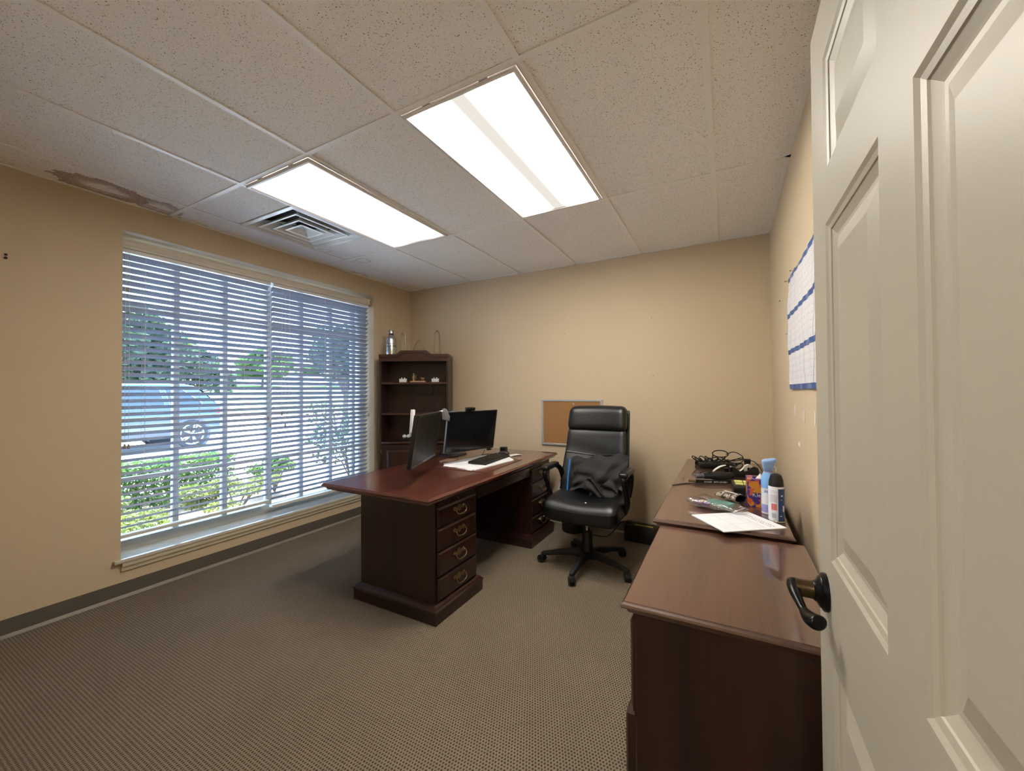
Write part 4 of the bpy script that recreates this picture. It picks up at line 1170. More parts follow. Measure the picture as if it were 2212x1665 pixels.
def tissue():
    def pm():
        t = NT('tissue_box_print')
        v = t.obj()
        n = t.noise(v, 20, 1, 0.3, 0.8)
        blob = t.step(n, 0.50, 0.53)
        n2 = t.noise(t.scale(v, (1, 1, 1.3)), 34, 1, 0.3, 0.4)
        red = t.math('MULTIPLY', t.step(n2, 0.57, 0.60), t.step(n, 0.40, 0.46))
        c = t.mix(blob, (0.045, 0.018, 0.20), (0.62, 0.25, 0.02))
        c = t.mix(red, c, (0.58, 0.095, 0.02))
        return t.bsdf(c, 0.4)
    M['tissue_print'] = pm()
    t = thing('tissue_box', 'purple and orange cube tissue box on the credenza', 'tissue box', (3.520, 2.356, CZ), R(2))
    h = 0.057
    def lp(o, z): return [(-h+o, -h+o, z), (h-o, -h+o, z), (h-o, h-o, z), (-h+o, h-o, z)]
    def hole(z): return [(0.030*sx, 0.022*sy, z) for sx, sy in ((-1, -1), (1, -1), (1, 1), (-1, 1))]
    MB().loops([lp(0, 0), lp(0, 0.133), hole(0.1335), hole(0.118)], True, True).build('carton', 'tissue_print', t)
    def fn(u, v):
        a = u*2*PI
        rr_ = 0.020*(1 - v)*(1 + 0.35*math.sin(3*a))
        return (rr_*math.cos(a) + 0.004*v, rr_*math.sin(a)*0.8, 0.119 + 0.038*v)
    MB().grid(24, 6, fn).build('tissue', 'white_pl', t, smooth=True)
    text_part('Kleenex', 0.027, 'white_ink', t, (0.008, -h - 0.0004, 0.058), (PI/2, 0, 0))
    e = MB()
    for (x, z, w_) in ((-0.028, 0.072, 0.011), ):
        e.prism([(x - w_, z), (x - w_*0.6, z - 0.006), (x, z - 0.008), (x + w_*0.6, z - 0.006), (x + w_, z), (x, z - 0.003)], -h - 0.0008, -h - 0.0002, 'y')
    e.build('printed_shape', 'ink', t)
tissue()
def freshener():
    M['can_blue'] = plain('pale_blue_can', (0.20, 0.42, 0.78), 0.3, var=0.05)
    M['can_white'] = plain('white_can_label', (0.70, 0.72, 0.80), 0.35, var=0.04)
    M['sprayer_blue'] = plain('light_blue_sprayer', (0.24, 0.40, 0.72), 0.35, var=0.05)
    t = thing('air_freshener', 'tall pale blue air freshener spray bottle with trigger top', 'spray bottle', (3.546, 2.205, CZ))
    MB().lathe([(0.026, 0), (0.029, 0.004), (0.029, 0.120)], 32).build('label', 'can_white', t, smooth=True)
    MB().lathe([(0.0291, 0.010), (0.0293, 0.012), (0.0293, 0.045), (0.0291, 0.046)], 32, cap0=False, cap1=False).build('lavender_print', plain('lavender_print', (0.33, 0.33, 0.66), 0.4, var=0.4, scale=35), t, smooth=True)
    MB().lathe([(0.029, 0.120), (0.029, 0.150), (0.025, 0.178), (0.018, 0.196)], 32).build('can_body', 'can_blue', t, smooth=True)
    MB().lathe([(0.0185, 0.192), (0.0195, 0.193), (0.0195, 0.196)], 24, cap0=False, cap1=False).build('seal_ring', plain('pink_seal', (0.55, 0.25, 0.32), 0.4), t)
    def f(v):
        z = v.z
        k = (z + 0.028)/0.056
        return Vector((v.x*(0.62 + 0.55*k) - 0.002 + 0.006*k, v.y*(0.62 + 0.5*k), z*(1 - 0.0) + 0.224 + 0.22*v.x*k))
    MB().rblock((0.026, 0.024, 0.030), 0.012, f, (8, 8, 8)).build('sprayer_head', 'sprayer_blue', t, smooth=True, angle=70)
    MB().tube(smooth_path([(0.020, -0.004, 0.225), (0.029, -0.006, 0.212), (0.028, -0.006, 0.198)], 4), 0.004, 8).build('trigger', 'white_pl', t, smooth=True)
    text_part('ze', 0.022, 'blue', t, (-0.010, -0.0290, 0.108), (PI/2, 0, R(-15)))
freshener()
def spray_can():
    M['navy'] = plain('navy_label', (0.010, 0.045, 0.16), 0.3, var=0.1)
    M['red_print'] = plain('red_print', (0.60, 0.16, 0.17), 0.5)
    t = thing('spray_can', 'white and navy aerosol can with black cap on the credenza', 'spray can', (3.566, 2.088, CZ), R(0))
    rdd = 0.0305
    MB().lathe([(0.028, 0), (rdd, 0.003), (rdd, 0.006), (0.0295, 0.008)], 36).build('steel_rim', 'steel', t, smooth=True)
    a0, a1 = R(-235), R(-75)
    def wrap(b0, b1, z0, z1, rad):
        n = max(3, int(abs(b1 - b0)/0.12)); o = MB()
        o.grid(n, 1, lambda u, v: (rad*math.cos(b0 + (b1-b0)*u), rad*math.sin(b0 + (b1-b0)*u), z0 + (z1 - z0)*v))
        return o
    MB().lathe([(0.0295, 0.008), (0.0305, 0.010), (0.0305, 0.148), (0.027, 0.158), (0.024, 0.160)], 36).build('can_body', 'can_white', t, smooth=True)
    wrap(R(-82), R(80), 0.0085, 0.147, 0.0307).build('navy_panel', 'navy', t, smooth=True)
    MB().lathe([(0.0275, 0.152), (0.0285, 0.156), (0.0265, 0.180), (0.020, 0.202), (0.014, 0.206), (0.013, 0.203), (0.0, 0.203)], 30, cap1=False).build('cap', 'blk_matte', t, smooth=True)
    wrap(R(-132), R(-92), 0.055, 0.082, 0.0308).build('warning_block', 'red_print', t, smooth=True)
    random.seed(5)
    o = MB()
    for z in [0.090 + 0.004*k for k in range(8)] + [0.130, 0.136]:
        b = R(-140)
        while b < R(-90):
            w_ = random.uniform(0.05, 0.18)
            q = wrap(b, min(b + w_, R(-85)), z, z + 0.0018, 0.0308); o.add(q.v, q.f)
            b += w_ + 0.05
    o.build('small_print', 'ink_light', t)
    o = MB(); b = R(-128)
    for k in range(10):
        q = wrap(b, b + R(1.6 + (k % 3)), 0.022, 0.042, 0.0308); o.add(q.v, q.f); b += R(3.2)
    o.build('barcode', 'ink_light', t)
    o = MB()
    for (b, z, hh) in ((-62, 0.115, 0.012), (-72, 0.03, 0.006), (-48, 0.05, 0.05), (-66, 0.10, 0.002)):
        q = wrap(R(b), R(b + 16), z, z + hh*0.5, 0.0309); o.add(q.v, q.f)
    o.build('white_print', 'can_white', t)
spray_can()
def zip_bag():
    M['teal'] = plain('teal_cloth', (0.10, 0.34, 0.30), 0.6, var=0.3)
    M['purple'] = plain('purple_foil', (0.17, 0.05, 0.22), 0.3, var=0.5, scale=20)
    t = thing('zip_bag', 'clear zip bag of colourful packets lying on the credenza', 'bag', (3.338, 2.185, CZ + 0.003), R(-28))
    def f(v): return Vector((v.x + 0.15*v.y*v.x, v.y*(1 - 0.25*(v.x/0.12)), v.z*(1 - 0.65*max(0, v.x/0.12)) + 0.019 + 0.003*math.sin(v.x*70 + v.y*50)))
    MB().rblock((0.125, 0.062, 0.018), 0.016, f, (26, 14, 6)).build('film', 'film', t, smooth=True, angle=80)
    MB().rblock((0.055, 0.034, 0.011), 0.009, lambda v: Vector((v.x + 0.005, v.y + 0.010, v.z + 0.021)), (8, 6, 4)).build('teal_packet', 'teal', t, smooth=True, angle=70)
    MB().rblock((0.040, 0.022, 0.010), 0.008, lambda v: Vector((v.x - 0.065, v.y - 0.022, v.z + 0.015)), (8, 6, 4)).build('purple_packet', 'purple', t, smooth=True, angle=70)
    MB().box(-0.075, -0.045, -0.034, -0.018, 0.0255, 0.0265).build('yellow_print', 'yellow', t)
    MB().tube([(0.098, -0.05, 0.014), (0.098, 0.05, 0.014)], 0.0018, 6).build('zip_strip', 'white_pl', t)
    r_ = thing('black_hair_tie', 'thin black elastic ring behind the zip bag', 'hair tie', (3.262, 2.285, CZ), 0)
    MB().tube([(0.024*math.cos(2*PI*k/20), 0.018*math.sin(2*PI*k/20), 0.006 + 0.006*math.sin(2*PI*k/20)) for k in range(20)], 0.0032, 6, True).build('ring', 'rubber', r_, smooth=True)
zip_bag()
def koozie():
    def pm():
        t = NT('camouflage_neoprene')
        v = t.obj()
        n = t.noise(v, 40, 2)
        c = t.mix(t.step(n, 0.48, 0.52), (0.055, 0.045, 0.035), (0.30, 0.25, 0.20))
        c = t.mix(t.step(t.noise(v, 65, 1), 0.60, 0.62), c, (0.60, 0.58, 0.54))
        return t.bsdf(c, 0.8, 0, t.bump(t.noise(v, 300), 0.3))
    M['camo'] = pm()
    t = thing('can_sleeve', 'flattened camouflage can sleeve lying on its side', 'can sleeve', (3.388, 2.378, CZ), R(-38))
    o = MB(); i_ = MB()
    def ring(x, k, rad): return [(x, rad*1.25*math.cos(2*PI*j/24), 0.022 + rad*0.62*math.sin(2*PI*j/24)*k) for j in range(24)]
    o.loops([ring(-0.062, 0.25, 0.030), ring(-0.055, 0.5, 0.034), ring(-0.02, 0.85, 0.035), ring(0.062, 1.0, 0.035), ring(0.062, 0.86, 0.031)], True, False)
    o.build('sleeve', 'camo', t, smooth=True)
    i_.loops([ring(0.0618, 0.86, 0.031), ring(-0.04, 0.55, 0.029)], False, True).build('lining', 'blk_matte', t, smooth=True)
    MB().box(-0.03, 0.03, -0.008, 0.004, 0.0430, 0.0440).build('white_print', 'white_ink', t)
koozie()
def sticky():
    t = thing('sticky_note_dispenser', 'black sticky note dispenser with yellow pads beside the tissue box', 'dispenser', (3.452, 2.60, CZ), R(4))
    MB().prism([(-0.085, 0.0), (0.085, 0.0), (0.085, 0.045), (-0.06, 0.052), (-0.085, 0.03)], -0.05, 0.05, 'y', Matrix.Rotation(-PI/2, 4, 'Z')).build('tray', 'blk', t, bevel=0.005)
    for (y, w_) in ((0.022, 0.040), (-0.034, 0.028)):
        MB().box(-0.038, 0.0, y - w_/2, y + w_/2, 0.050, 0.056, Matrix.Rotation(R(1.5), 4, 'X')).build('note_block', 'note_yellow', t)
        MB().box(0.006, 0.038, y - w_/2, y + w_/2, 0.050, 0.056, Matrix.Rotation(R(1.5), 4, 'X')).build('note_block', 'note_yellow', t)
sticky()
def lanyard():
    t = thing('black_lanyard', 'flat black lanyard with white lettering and metal clips', 'lanyard', (3.31, 2.745, CZ))
    pts = [(-0.105, -0.030, 0.010), (-0.05, -0.018, 0.012), (0.0, -0.002, 0.013), (0.06, 0.022, 0.012), (0.115, 0.05, 0.010)]
    P = smooth_path(pts, 5)
    def fn(u, v):
        k = u*(len(P) - 1); i = min(int(k), len(P) - 2); q = P[i].lerp(P[i+1], k - i)
        return (q.x, q.y - 0.004*v, 0.003 + 0.022*v)
    MB().grid(30, 1, fn).build('strap', 'blk_matte', t, solid=0.0015)
    ang = math.atan2(0.08, 0.22)
    text_part('1-800-877-6278   SERVICE', 0.0125, 'white_ink', t, (0.006, -0.0046, 0.014), (PI/2, PI, ang))
    for (x, y, s) in ((-0.125, -0.036, -1), (0.135, 0.060, 1)):
        MB().box(x - 0.022, x + 0.022, y - 0.003, y + 0.003, 0.006, 0.022).build('clip', 'brass', t, bevel=0.002)
        MB().tube([(x + s*0.020, y, 0.006), (x + s*0.046, y + s*0.010, 0.006), (x + s*0.046, y + s*0.010, 0.024), (x + s*0.020, y, 0.022)], 0.0017, 6).build('metal_loop', 'chrome', t)
    MB().tube(smooth_path([(-0.10, -0.045, 0.004), (-0.17, -0.085, 0.003), (-0.215, -0.15, 0.004), (-0.225, -0.165, 0.004)], 5), 0.0028, 6).build('cord_end', 'rubber', t)
lanyard()
def umbrella():
    t = thing('folded_umbrella', 'compact black folded umbrella with a ribbed silver handle', 'umbrella', (3.315, 2.885, CZ), math.atan2(0.135, 0.245))
    mt = Matrix.Translation((0, 0, 0.024)) @ Matrix.Rotation(PI/2, 4, 'Y')
    MB().lathe([(0.010, -0.085), (0.018, -0.078), (0.020, -0.04), (0.026, 0.0), (0.025, 0.05), (0.020, 0.10), (0.008, 0.115)], 14, mt).build('canopy', 'cloth_black', t, smooth=True)
    MB().lathe([(0.014, -0.135), (0.0155, -0.133), (0.0155, -0.085), (0.012, -0.083)], 20, mt).build('handle', 'silver', t, smooth=True)
    for k in range(6):
        MB().lathe([(0.0158, -0.128 + k*0.0065), (0.0163, -0.126 + k*0.0065), (0.0158, -0.124 + k*0.0065)], 20, mt, cap0=False, cap1=False).build('grip_rib', 'ink', t)
    MB().tube(smooth_path([(-0.10, 0.01, 0.04), (-0.07, 0.02, 0.050), (-0.03, 0.0, 0.052), (-0.06, -0.015, 0.046)], 4), 0.003, 6).build('wrist_strap', 'rubber', t)
umbrella()
def staple_remover():
    t = thing('letter_opener', 'curved white plastic handle standing behind the umbrella', 'tool', (3.33, 3.10, CZ), R(25))
    pts = smooth_path([(-0.045, 0, 0.014), (-0.02, 0, 0.034), (0.01, 0, 0.050), (0.042, 0, 0.058)], 5)
    MB().tube(pts, [0.007 + 0.004*math.sin(PI*i/(len(pts)-1)) for i in range(len(pts))], 10, False, 0.6).build('handle', 'white_pl', t, smooth=True)
    MB().box(-0.06, 0.06, -0.014, 0.014, 0.0, 0.014).box(0.03, 0.06, -0.012, 0.012, 0.014, 0.04).build('stapler_base', 'blk', t, bevel=0.003)
    t.name = 'stapler'; t['label'] = 'small black stapler with a curved white handle behind the umbrella'; t['category'] = 'stapler'
staple_remover()
def tape_dispenser():
    t = thing('tape_dispenser', 'black desktop tape dispenser with a roll of clear tape', 'tape dispenser', (3.475, 3.075, CZ), R(24))
    side = [(-0.080, 0.0), (0.085, 0.0), (0.085, 0.030), (0.078, 0.060), (0.055, 0.070), (0.035, 0.060), (0.015, 0.042), (-0.015, 0.034), (-0.045, 0.042), (-0.062, 0.060), (-0.076, 0.066), (-0.082, 0.058)]
    MB().prism(side, -0.028, -0.018, 'y').prism(side, 0.018, 0.028, 'y').prism([(-0.08, 0), (0.085, 0), (0.085, 0.026), (-0.08, 0.026)], -0.018, 0.018, 'y').build('dispenser_body', 'blk', t, bevel=0.002)
    MB().lathe([(0.012, -0.010), (0.030, -0.010), (0.030, 0.010), (0.012, 0.010), (0.012, -0.010)], 26, Matrix.Translation((0.028, 0, 0.050)) @ Matrix.Rotation(PI/2, 4, 'X'), cap0=False, cap1=False).build('tape_roll', 'tape', t, smooth=True)
    MB().grid(12, 1, lambda u, v: (0.004 - 0.078*u, -0.010 + 0.02*v, 0.066 - 0.045*math.sin(u*PI)*0.7 + 0.0*u)).build('tape_strip', 'tape', t, smooth=True)
    MB().box(-0.086, -0.078, -0.012, 0.012, 0.058, 0.068).build('cutter', 'chrome', t)
tape_dispenser()
def cables():
    t = thing('cable_tangle', 'tangled black power cables with adapter blocks on the credenza', 'cables', (3.32, 3.36, CZ))
    random.seed(11)
    MB().cbox((-0.06, -0.03, 0.018), (0.16, 0.055, 0.034), Matrix.Rotation(R(12), 4, 'Z')).build('adapter_block', 'blk', t, bevel=0.006)
    MB().cbox((0.04, 0.0, 0.016), (0.12, 0.05, 0.030), Matrix.Rotation(R(20), 4, 'Z')).build('adapter_block', 'blk', t, bevel=0.006)
    MB().cbox((-0.13, 0.0, 0.016), (0.07, 0.04, 0.030), Matrix.Rotation(R(-15), 4, 'Z')).build('power_plug', 'blk', t, bevel=0.006)
    loops_ = []
    for k in range(11):
        cx, cy, cz = random.uniform(-0.11, 0.08), random.uniform(-0.05, 0.07), random.uniform(0.012, 0.055)
        a, b = random.uniform(0.05, 0.10), random.uniform(0.018, 0.05)
        ph = random.uniform(0, PI)
        ring = [(cx + a*math.cos(q)*math.cos(ph*0.2) , cy + b*math.sin(q), max(0.005, cz + 0.020*math.sin(q*2 + ph) )) for q in [2*PI*j/26 for j in range(26)]]
        MB().tube(ring, 0.0038, 6, True).build('cable_loop', 'rubber', t, smooth=True)
    MB().tube([(0.012 + 0.052*math.cos(2*PI*j/26), 0.0 + 0.02*math.sin(2*PI*j/26), 0.100 + 0.022*math.sin(2*PI*j/26)) for j in range(26)], 0.0042, 6, True).build('cable_loop', 'rubber', t, smooth=True)
    MB().tube(smooth_path([(0.012, 0.02, 0.012), (-0.04, 0.01, 0.05), (-0.035, 0.0, 0.09)], 5), 0.0042, 6).build('cable_loop', 'rubber', t, smooth=True)
    MB().tube(smooth_path([(0.05, 0.0, 0.098), (0.10, 0.03, 0.115), (0.155, 0.05, 0.085), (0.15, 0.06, 0.055), (0.09, 0.04, 0.045)], 6), 0.0034, 6).build('cable_loop', 'rubber', t, smooth=True)
    MB().tube(smooth_path([(0.05, 0.03, 0.04), (0.12, 0.08, 0.055), (0.19, 0.14, 0.045), (0.235, 0.12, 0.038), (0.262, 0.02, 0.018), (0.272, -0.10, 0.006), (0.270, -0.16, 0.006)], 6), 0.0034, 6).build('power_cord', 'rubber', t, smooth=True)
    MB().cbox((0.19, 0.135, 0.040), (0.045, 0.03, 0.028)).build('inline_block', 'blk', t, bevel=0.005)
    MB().box(0.17, 0.21, 0.115, 0.155, 0.0, 0.028).build('adapter_block', 'blk', t, bevel=0.005)
cables()

# ------------------------------------------------------------------ floor things by the back wall
def bin_():
    t = thing('waste_bin', 'black waste bin with a white plastic liner behind the desk', 'bin', (2.115, 3.525, 0.0))
    MB().lathe([(0.095, 0.0), (0.100, 0.004), (0.125, 0.40), (0.129, 0.402), (0.129, 0.412), (0.121, 0.412), (0.096, 0.012), (0.0, 0.012)], 32, cap1=False).build('bucket', 'blk_matte', t, smooth=True)
    def fn(u, v):
        a = 2*PI*u
        rr_ = 0.131 + 0.008*math.sin(9*a)*(1 - abs(2*v - 1)) + (0.004 if v < 0.5 else -0.018*(v - 0.5))
        z = 0.33 + 0.13*v + 0.014*math.sin(5*a)*(v) + (0.012*math.sin(7*a) if v < 0.3 else 0)
        return (rr_*math.cos(a), rr_*math.sin(a), z)
    MB().grid(64, 6, fn).build('liner', 'liner', t, smooth=True, angle=80)
bin_()
def ups():
    t = thing('battery_backup', 'low black power backup box with a yellow label on the floor', 'power backup', (2.725, 3.54, 0.0), R(-4))
    MB().box(-0.135, 0.135, -0.06, 0.06, 0.0, 0.140).build('case', 'blk_matte', t, bevel=0.008)
    MB().box(-0.05, 0.10, -0.03, -0.012, 0.1395, 0.1412).build('yellow_label', 'yellow', t)
    MB().box(-0.13, -0.085, -0.03, 0.02, 0.139, 0.158).build('plug', 'blk', t, bevel=0.004)
    MB().tube(smooth_path([(-0.12, -0.01, 0.150), (-0.17, -0.02, 0.140), (-0.23, -0.05, 0.06), (-0.28, -0.07, 0.012), (-0.36, -0.08, 0.006), (-0.44, -0.08, 0.006)], 6), 0.0045, 8).build('power_cord', 'rubber', t, smooth=True)
ups()
ot = thing('wall_outlet_box', 'small almond power outlet low on the back wall', 'outlet', (2.235, D - 0.006, 0.115))
MB().box(-0.035, 0.035, -0.004, 0.005, 0.0, 0.10).build('cover_plate', 'outlet', ot, bevel=0.002)
for z in (0.03, 0.07):
    MB().box(-0.014, 0.014, -0.006, -0.003, z - 0.012, z + 0.012).build('socket', 'outlet', ot, bevel=0.001)

# ================================================================== OUTSIDE THE WINDOW
GZ = -0.15
M['lot'] = plain('pale_concrete', (0.56, 0.53, 0.50), 0.9, var=0.12, scale=3)
M['mulch'] = plain('pine_straw_mulch', (0.26, 0.17, 0.11), 0.95, var=0.45, scale=30, bump=0.8, bscale=60)
M['grass'] = plain('lawn_grass', (0.20, 0.36, 0.05), 0.9, var=0.25, scale=4)
M['added_eave'] = plain('added_eave_paint', (0.55, 0.52, 0.46), 0.7)  # for the added eave that blocks the sun
def leafmat(name, a, b):
    t = NT(name)
    c = t.mix(t.noise(t.obj(), 3.0, 3), a, b)
    bs = t.n('BsdfPrincipled'); t.l(c, bs.inputs['Base Color']); bs.inputs['Roughness'].default_value = 0.5
    tl = t.n('BsdfTranslucent'); t.l(c, tl.inputs[0])
    mx = t.n('MixShader'); mx.inputs[0].default_value = 0.35
    t.l(bs.outputs[0], mx.inputs[1]); t.l(tl.outputs[0], mx.inputs[2]); t.l(mx.outputs[0], t.out.inputs[0])
    return t.m
M['leaf_yellow'] = leafmat('yellow_green_leaf', (0.06, 0.10, 0.022), (0.27, 0.285, 0.065))
M['leaf_mid'] = leafmat('mid_green_leaf', (0.045, 0.105, 0.022), (0.15, 0.24, 0.045))
M['leaf_dark'] = leafmat('dark_green_leaf', (0.020, 0.045, 0.022), (0.06, 0.10, 0.045))
M['bark'] = plain('bark', (0.10, 0.07, 0.05), 0.9, var=0.4, scale=20)
M['car_paint'] = plain('dark_blue_car_paint', (0.035, 0.055, 0.10), 0.2, 0.3, var=0.05, coat=1.0)
M['car_trim'] = plain('grey_car_cladding', (0.06, 0.06, 0.065), 0.6)
M['car_glass'] = plain('tinted_car_glass', (0.03, 0.045, 0.07), 0.06)
M['tail'] = plain('red_tail_lamp', (0.60, 0.02, 0.04), 0.25)
struct(MB().box(-27, -3.3, -25, 45, GZ - 0.2, GZ).build('ground_parking_lot', 'lot'), 'sunlit pale parking lot outside the window')
struct(MB().box(-3.3, -WT, -25, 45, GZ - 0.2, GZ - 0.02).build('ground_planting_bed', 'mulch'), 'mulched planting bed under the window')
MB_k = MB().box(-3.42, -3.28, -25, 45, GZ - 0.2, GZ + 0.07)
struct(MB_k.build('trim_2', 'lot'), 'concrete kerb between planting bed and parking lot')
def lawnf(u, v):
    x = -27 - 60*u; y = -30 + 110*v
    return (x, y, GZ + 2.3*min(1, u*60/16)**1.3)
struct(MB().grid(30, 10, lawnf).build('ground_lawn', 'grass', None, True), 'green grass bank beyond the parking lot')
struct(MB().box(-1.15, -WT, -1.0, 6.0, 2.62, 2.74).build('added_roof_overhang', 'added_eave'), 'unseen roof eave added to keep sun off the window')  # added out of view, deep enough to shade the whole window from sun

def foliage(n, fn, size, seed, asp=0.55):
    random.seed(seed)
    mb = MB()
    for _ in range(n):
        p = Vector(fn())
        a = Vector((random.gauss(0, 1), random.gauss(0, 1), random.gauss(0, 0.6))).normalized()
        b = a.cross(Vector((random.gauss(0, 1), random.gauss(0, 1), random.gauss(0, 1)))).normalized()
        s = size*random.uniform(0.6, 1.3)
        mb.add([p - a*s, p + b*s*asp, p + a*s, p - b*s*asp], [(0, 1, 2, 3)])
    return mb
def ball(c, r_, hollow=0.55):
    def f():
        while True:
            v = Vector((random.uniform(-1, 1), random.uniform(-1, 1), random.uniform(-1, 1)))
            if hollow < v.length < 1: break
        return (c[0] + v.x*r_[0], c[1] + v.y*r_[1], c[2] + v.z*r_[2])
    return f
def clump(balls, hollow=0.5):
    fs = [ball(c, r_, hollow) for c, r_ in balls]
    wts = [r_[0]*r_[1] + r_[1]*r_[2] + r_[0]*r_[2] for c, r_ in balls]
    def f(): return random.choices(fs, wts)[0]()
    return f
def plant(name, label, cat, base, balls, n, size, mat, seed, trunk, group=None, hollow=0.5, asp=0.55):
    t = thing(name, label, cat, base, 0, group)
    fo = foliage(n, clump(balls, hollow), size, seed, asp).build('foliage', mat, t)
    fo['kind'] = 'stuff'
    tr = MB()
    for path, rad in trunk: tr.tube(path, rad, 7)
    tr.build('trunk' if cat == 'tree' else 'stems', 'bark', t, smooth=True)
    return t
random.seed(3)
# clipped hedge in front of the car
hed = thing('clipped_hedge', 'clipped green hedge below the parked car outside', 'hedge', (-2.95, 2.1, GZ))
def hb():
    while True:
        v = (random.uniform(-0.30, 0.30), random.uniform(-1.9, 1.0), random.uniform(0.05, 0.60))
        if abs(v[0]) > 0.18 or v[2] > 0.45: return v
foliage(15000, hb, 0.028, 21).build('foliage', 'leaf_mid', hed)['kind'] = 'stuff'
st = MB()
for k in range(14): st.tube([(random.uniform(-0.1, 0.1), -1.8 + 0.2*k, 0), (random.uniform(-0.15, 0.15), -1.8 + 0.2*k, 0.5)], 0.010, 5)
st.build('stems', 'bark', hed)
def low_shrub(x, y, r_, h_, mat, seed, label, n=3500, size=0.024):
    bl = []
    random.seed(seed)
    for k in range(9):
        bl.append(((random.uniform(-r_, r_)*0.7, random.uniform(-r_, r_)*0.8, h_*random.uniform(0.35, 0.8)), (r_*0.38, r_*0.42, h_*0.14)))
    tr = [([(0, 0, 0), (b[0][0]*0.5, b[0][1]*0.5, b[0][2]*0.6), b[0]], 0.008) for b in bl]
    plant('low_shrub', label, 'shrub', (x, y, GZ - 0.01), bl, n, size, mat, seed, tr, 'shrubs under the window', 0.1, 0.4)
low_shrub(-1.55, 1.55, 0.50, 0.55, 'leaf_yellow', 31, 'yellow green shrub just outside the left window blind', 5200)
low_shrub(-1.75, 2.62, 0.44, 0.50, 'leaf_yellow', 32, 'yellow tipped low shrub in the planting bed middle', 4200)
low_shrub(-2.45, 3.50, 0.36, 0.60, 'leaf_mid', 33, 'green leafy shrub at the end of the hedge', 2600, 0.030)
bl = []
for k in range(16):
    a = k*2.4
    bl.append(((0.34*math.cos(a), 0.45*math.sin(a), 0.35 + 0.055*k), (0.26, 0.30, 0.14)))
plant('leafy_bush', 'dark open leafed bush outside the right window blind', 'bush', (-2.25, 4.66, GZ - 0.02), bl, 2600, 0.034, 'leaf_dark', 41, [([(0, 0, 0), (b[0][0]*0.4, b[0][1]*0.4, b[0][2]*0.7), b[0]], 0.010) for b in bl[::2]], None, 0.1)
def tree(label, base, H_, R_, n, size, mat, seed, hol=0.3):
    random.seed(seed)
    bl = []
    for k in range(14):
        a = random.uniform(0, 2*PI); q = random.uniform(0.1, 0.85)
        bl.append(((R_*q*math.cos(a), R_*q*math.sin(a), H_*random.uniform(0.38, 0.9)), (R_*0.42, R_*0.42, H_*0.14)))
    tr = [([(0, 0, -0.2), (0.05, 0.02, H_*0.4), (0, 0, H_*0.75)], [R_*0.09, R_*0.06, R_*0.03])] + [([(0, 0, H_*0.35), (b[0][0]*0.6, b[0][1]*0.6, b[0][2]*0.85), b[0]], R_*0.025) for b in bl[:6]]
    plant('tree', label, 'tree', base, bl, n, size, mat, seed, tr, 'trees beyond the parking lot', hol)
tree('dark leafy tree right of the parking lot outside', (-8.5, 9.6, GZ), 3.7, 1.4, 9000, 0.085, 'leaf_dark', 51)
tree('blue green tree above the parked car outside', (-18.0, 7.2, GZ), 4.9, 2.2, 8000, 0.13, 'leaf_dark', 52)
tree('second dark tree behind the parked car outside', (-22.5, 11.2, GZ), 4.2, 1.6, 6000, 0.13, 'leaf_dark', 55)
for k, (x, y, h_, r_, mt, lb) in enumerate((
        (-39, 7.5, 5.2, 3.6, 'leaf_yellow', 'leftmost bright green tree on the far grass bank'),
        (-41, 16.8, 4.6, 3.8, 'leaf_yellow', 'broad yellow green tree on the far bank beyond the car'),
        (-42, 26.0, 4.2, 3.6, 'leaf_mid', 'mid green tree on the far bank beyond the blind gap'),
        (-43, 35.0, 3.8, 3.4, 'leaf_mid', 'rightmost pale tree on the far grass bank'))):
    tree(lb, (x, y, GZ + 1.9), h_, r_, 7000, 0.24, mt, 60 + k, 0.2)

# chain link fence on the bank
fe = thing('chain_link_fence', 'chain link fence at the far edge of the parking lot', 'fence', (-28.0, 0, GZ + 0.1))
for k in range(14):
    MB().tube([(0, 4 + 2.5*k, -0.2), (0, 4 + 2.5*k, 1.55)], 0.03, 8).build('fence_post', 'alu', fe)
MB().tube([(0, 4, 1.53), (0, 36.5, 1.53)], 0.022, 6).build('top_rail', 'alu', fe)
wm = MB()
y = 4.0
while y < 36:
    for s in (1, -1):
        a, b = (y, y + 1.5) if s > 0 else (y + 1.5, y)
        wm.add([(0, a, 0.0), (0, a + 0.02, 0.0), (0, b + 0.02, 1.5), (0, b, 1.5)], [(0, 1, 2, 3)])
    y += 0.15
wm.build('wire_mesh', 'alu', fe)['kind'] = 'stuff'

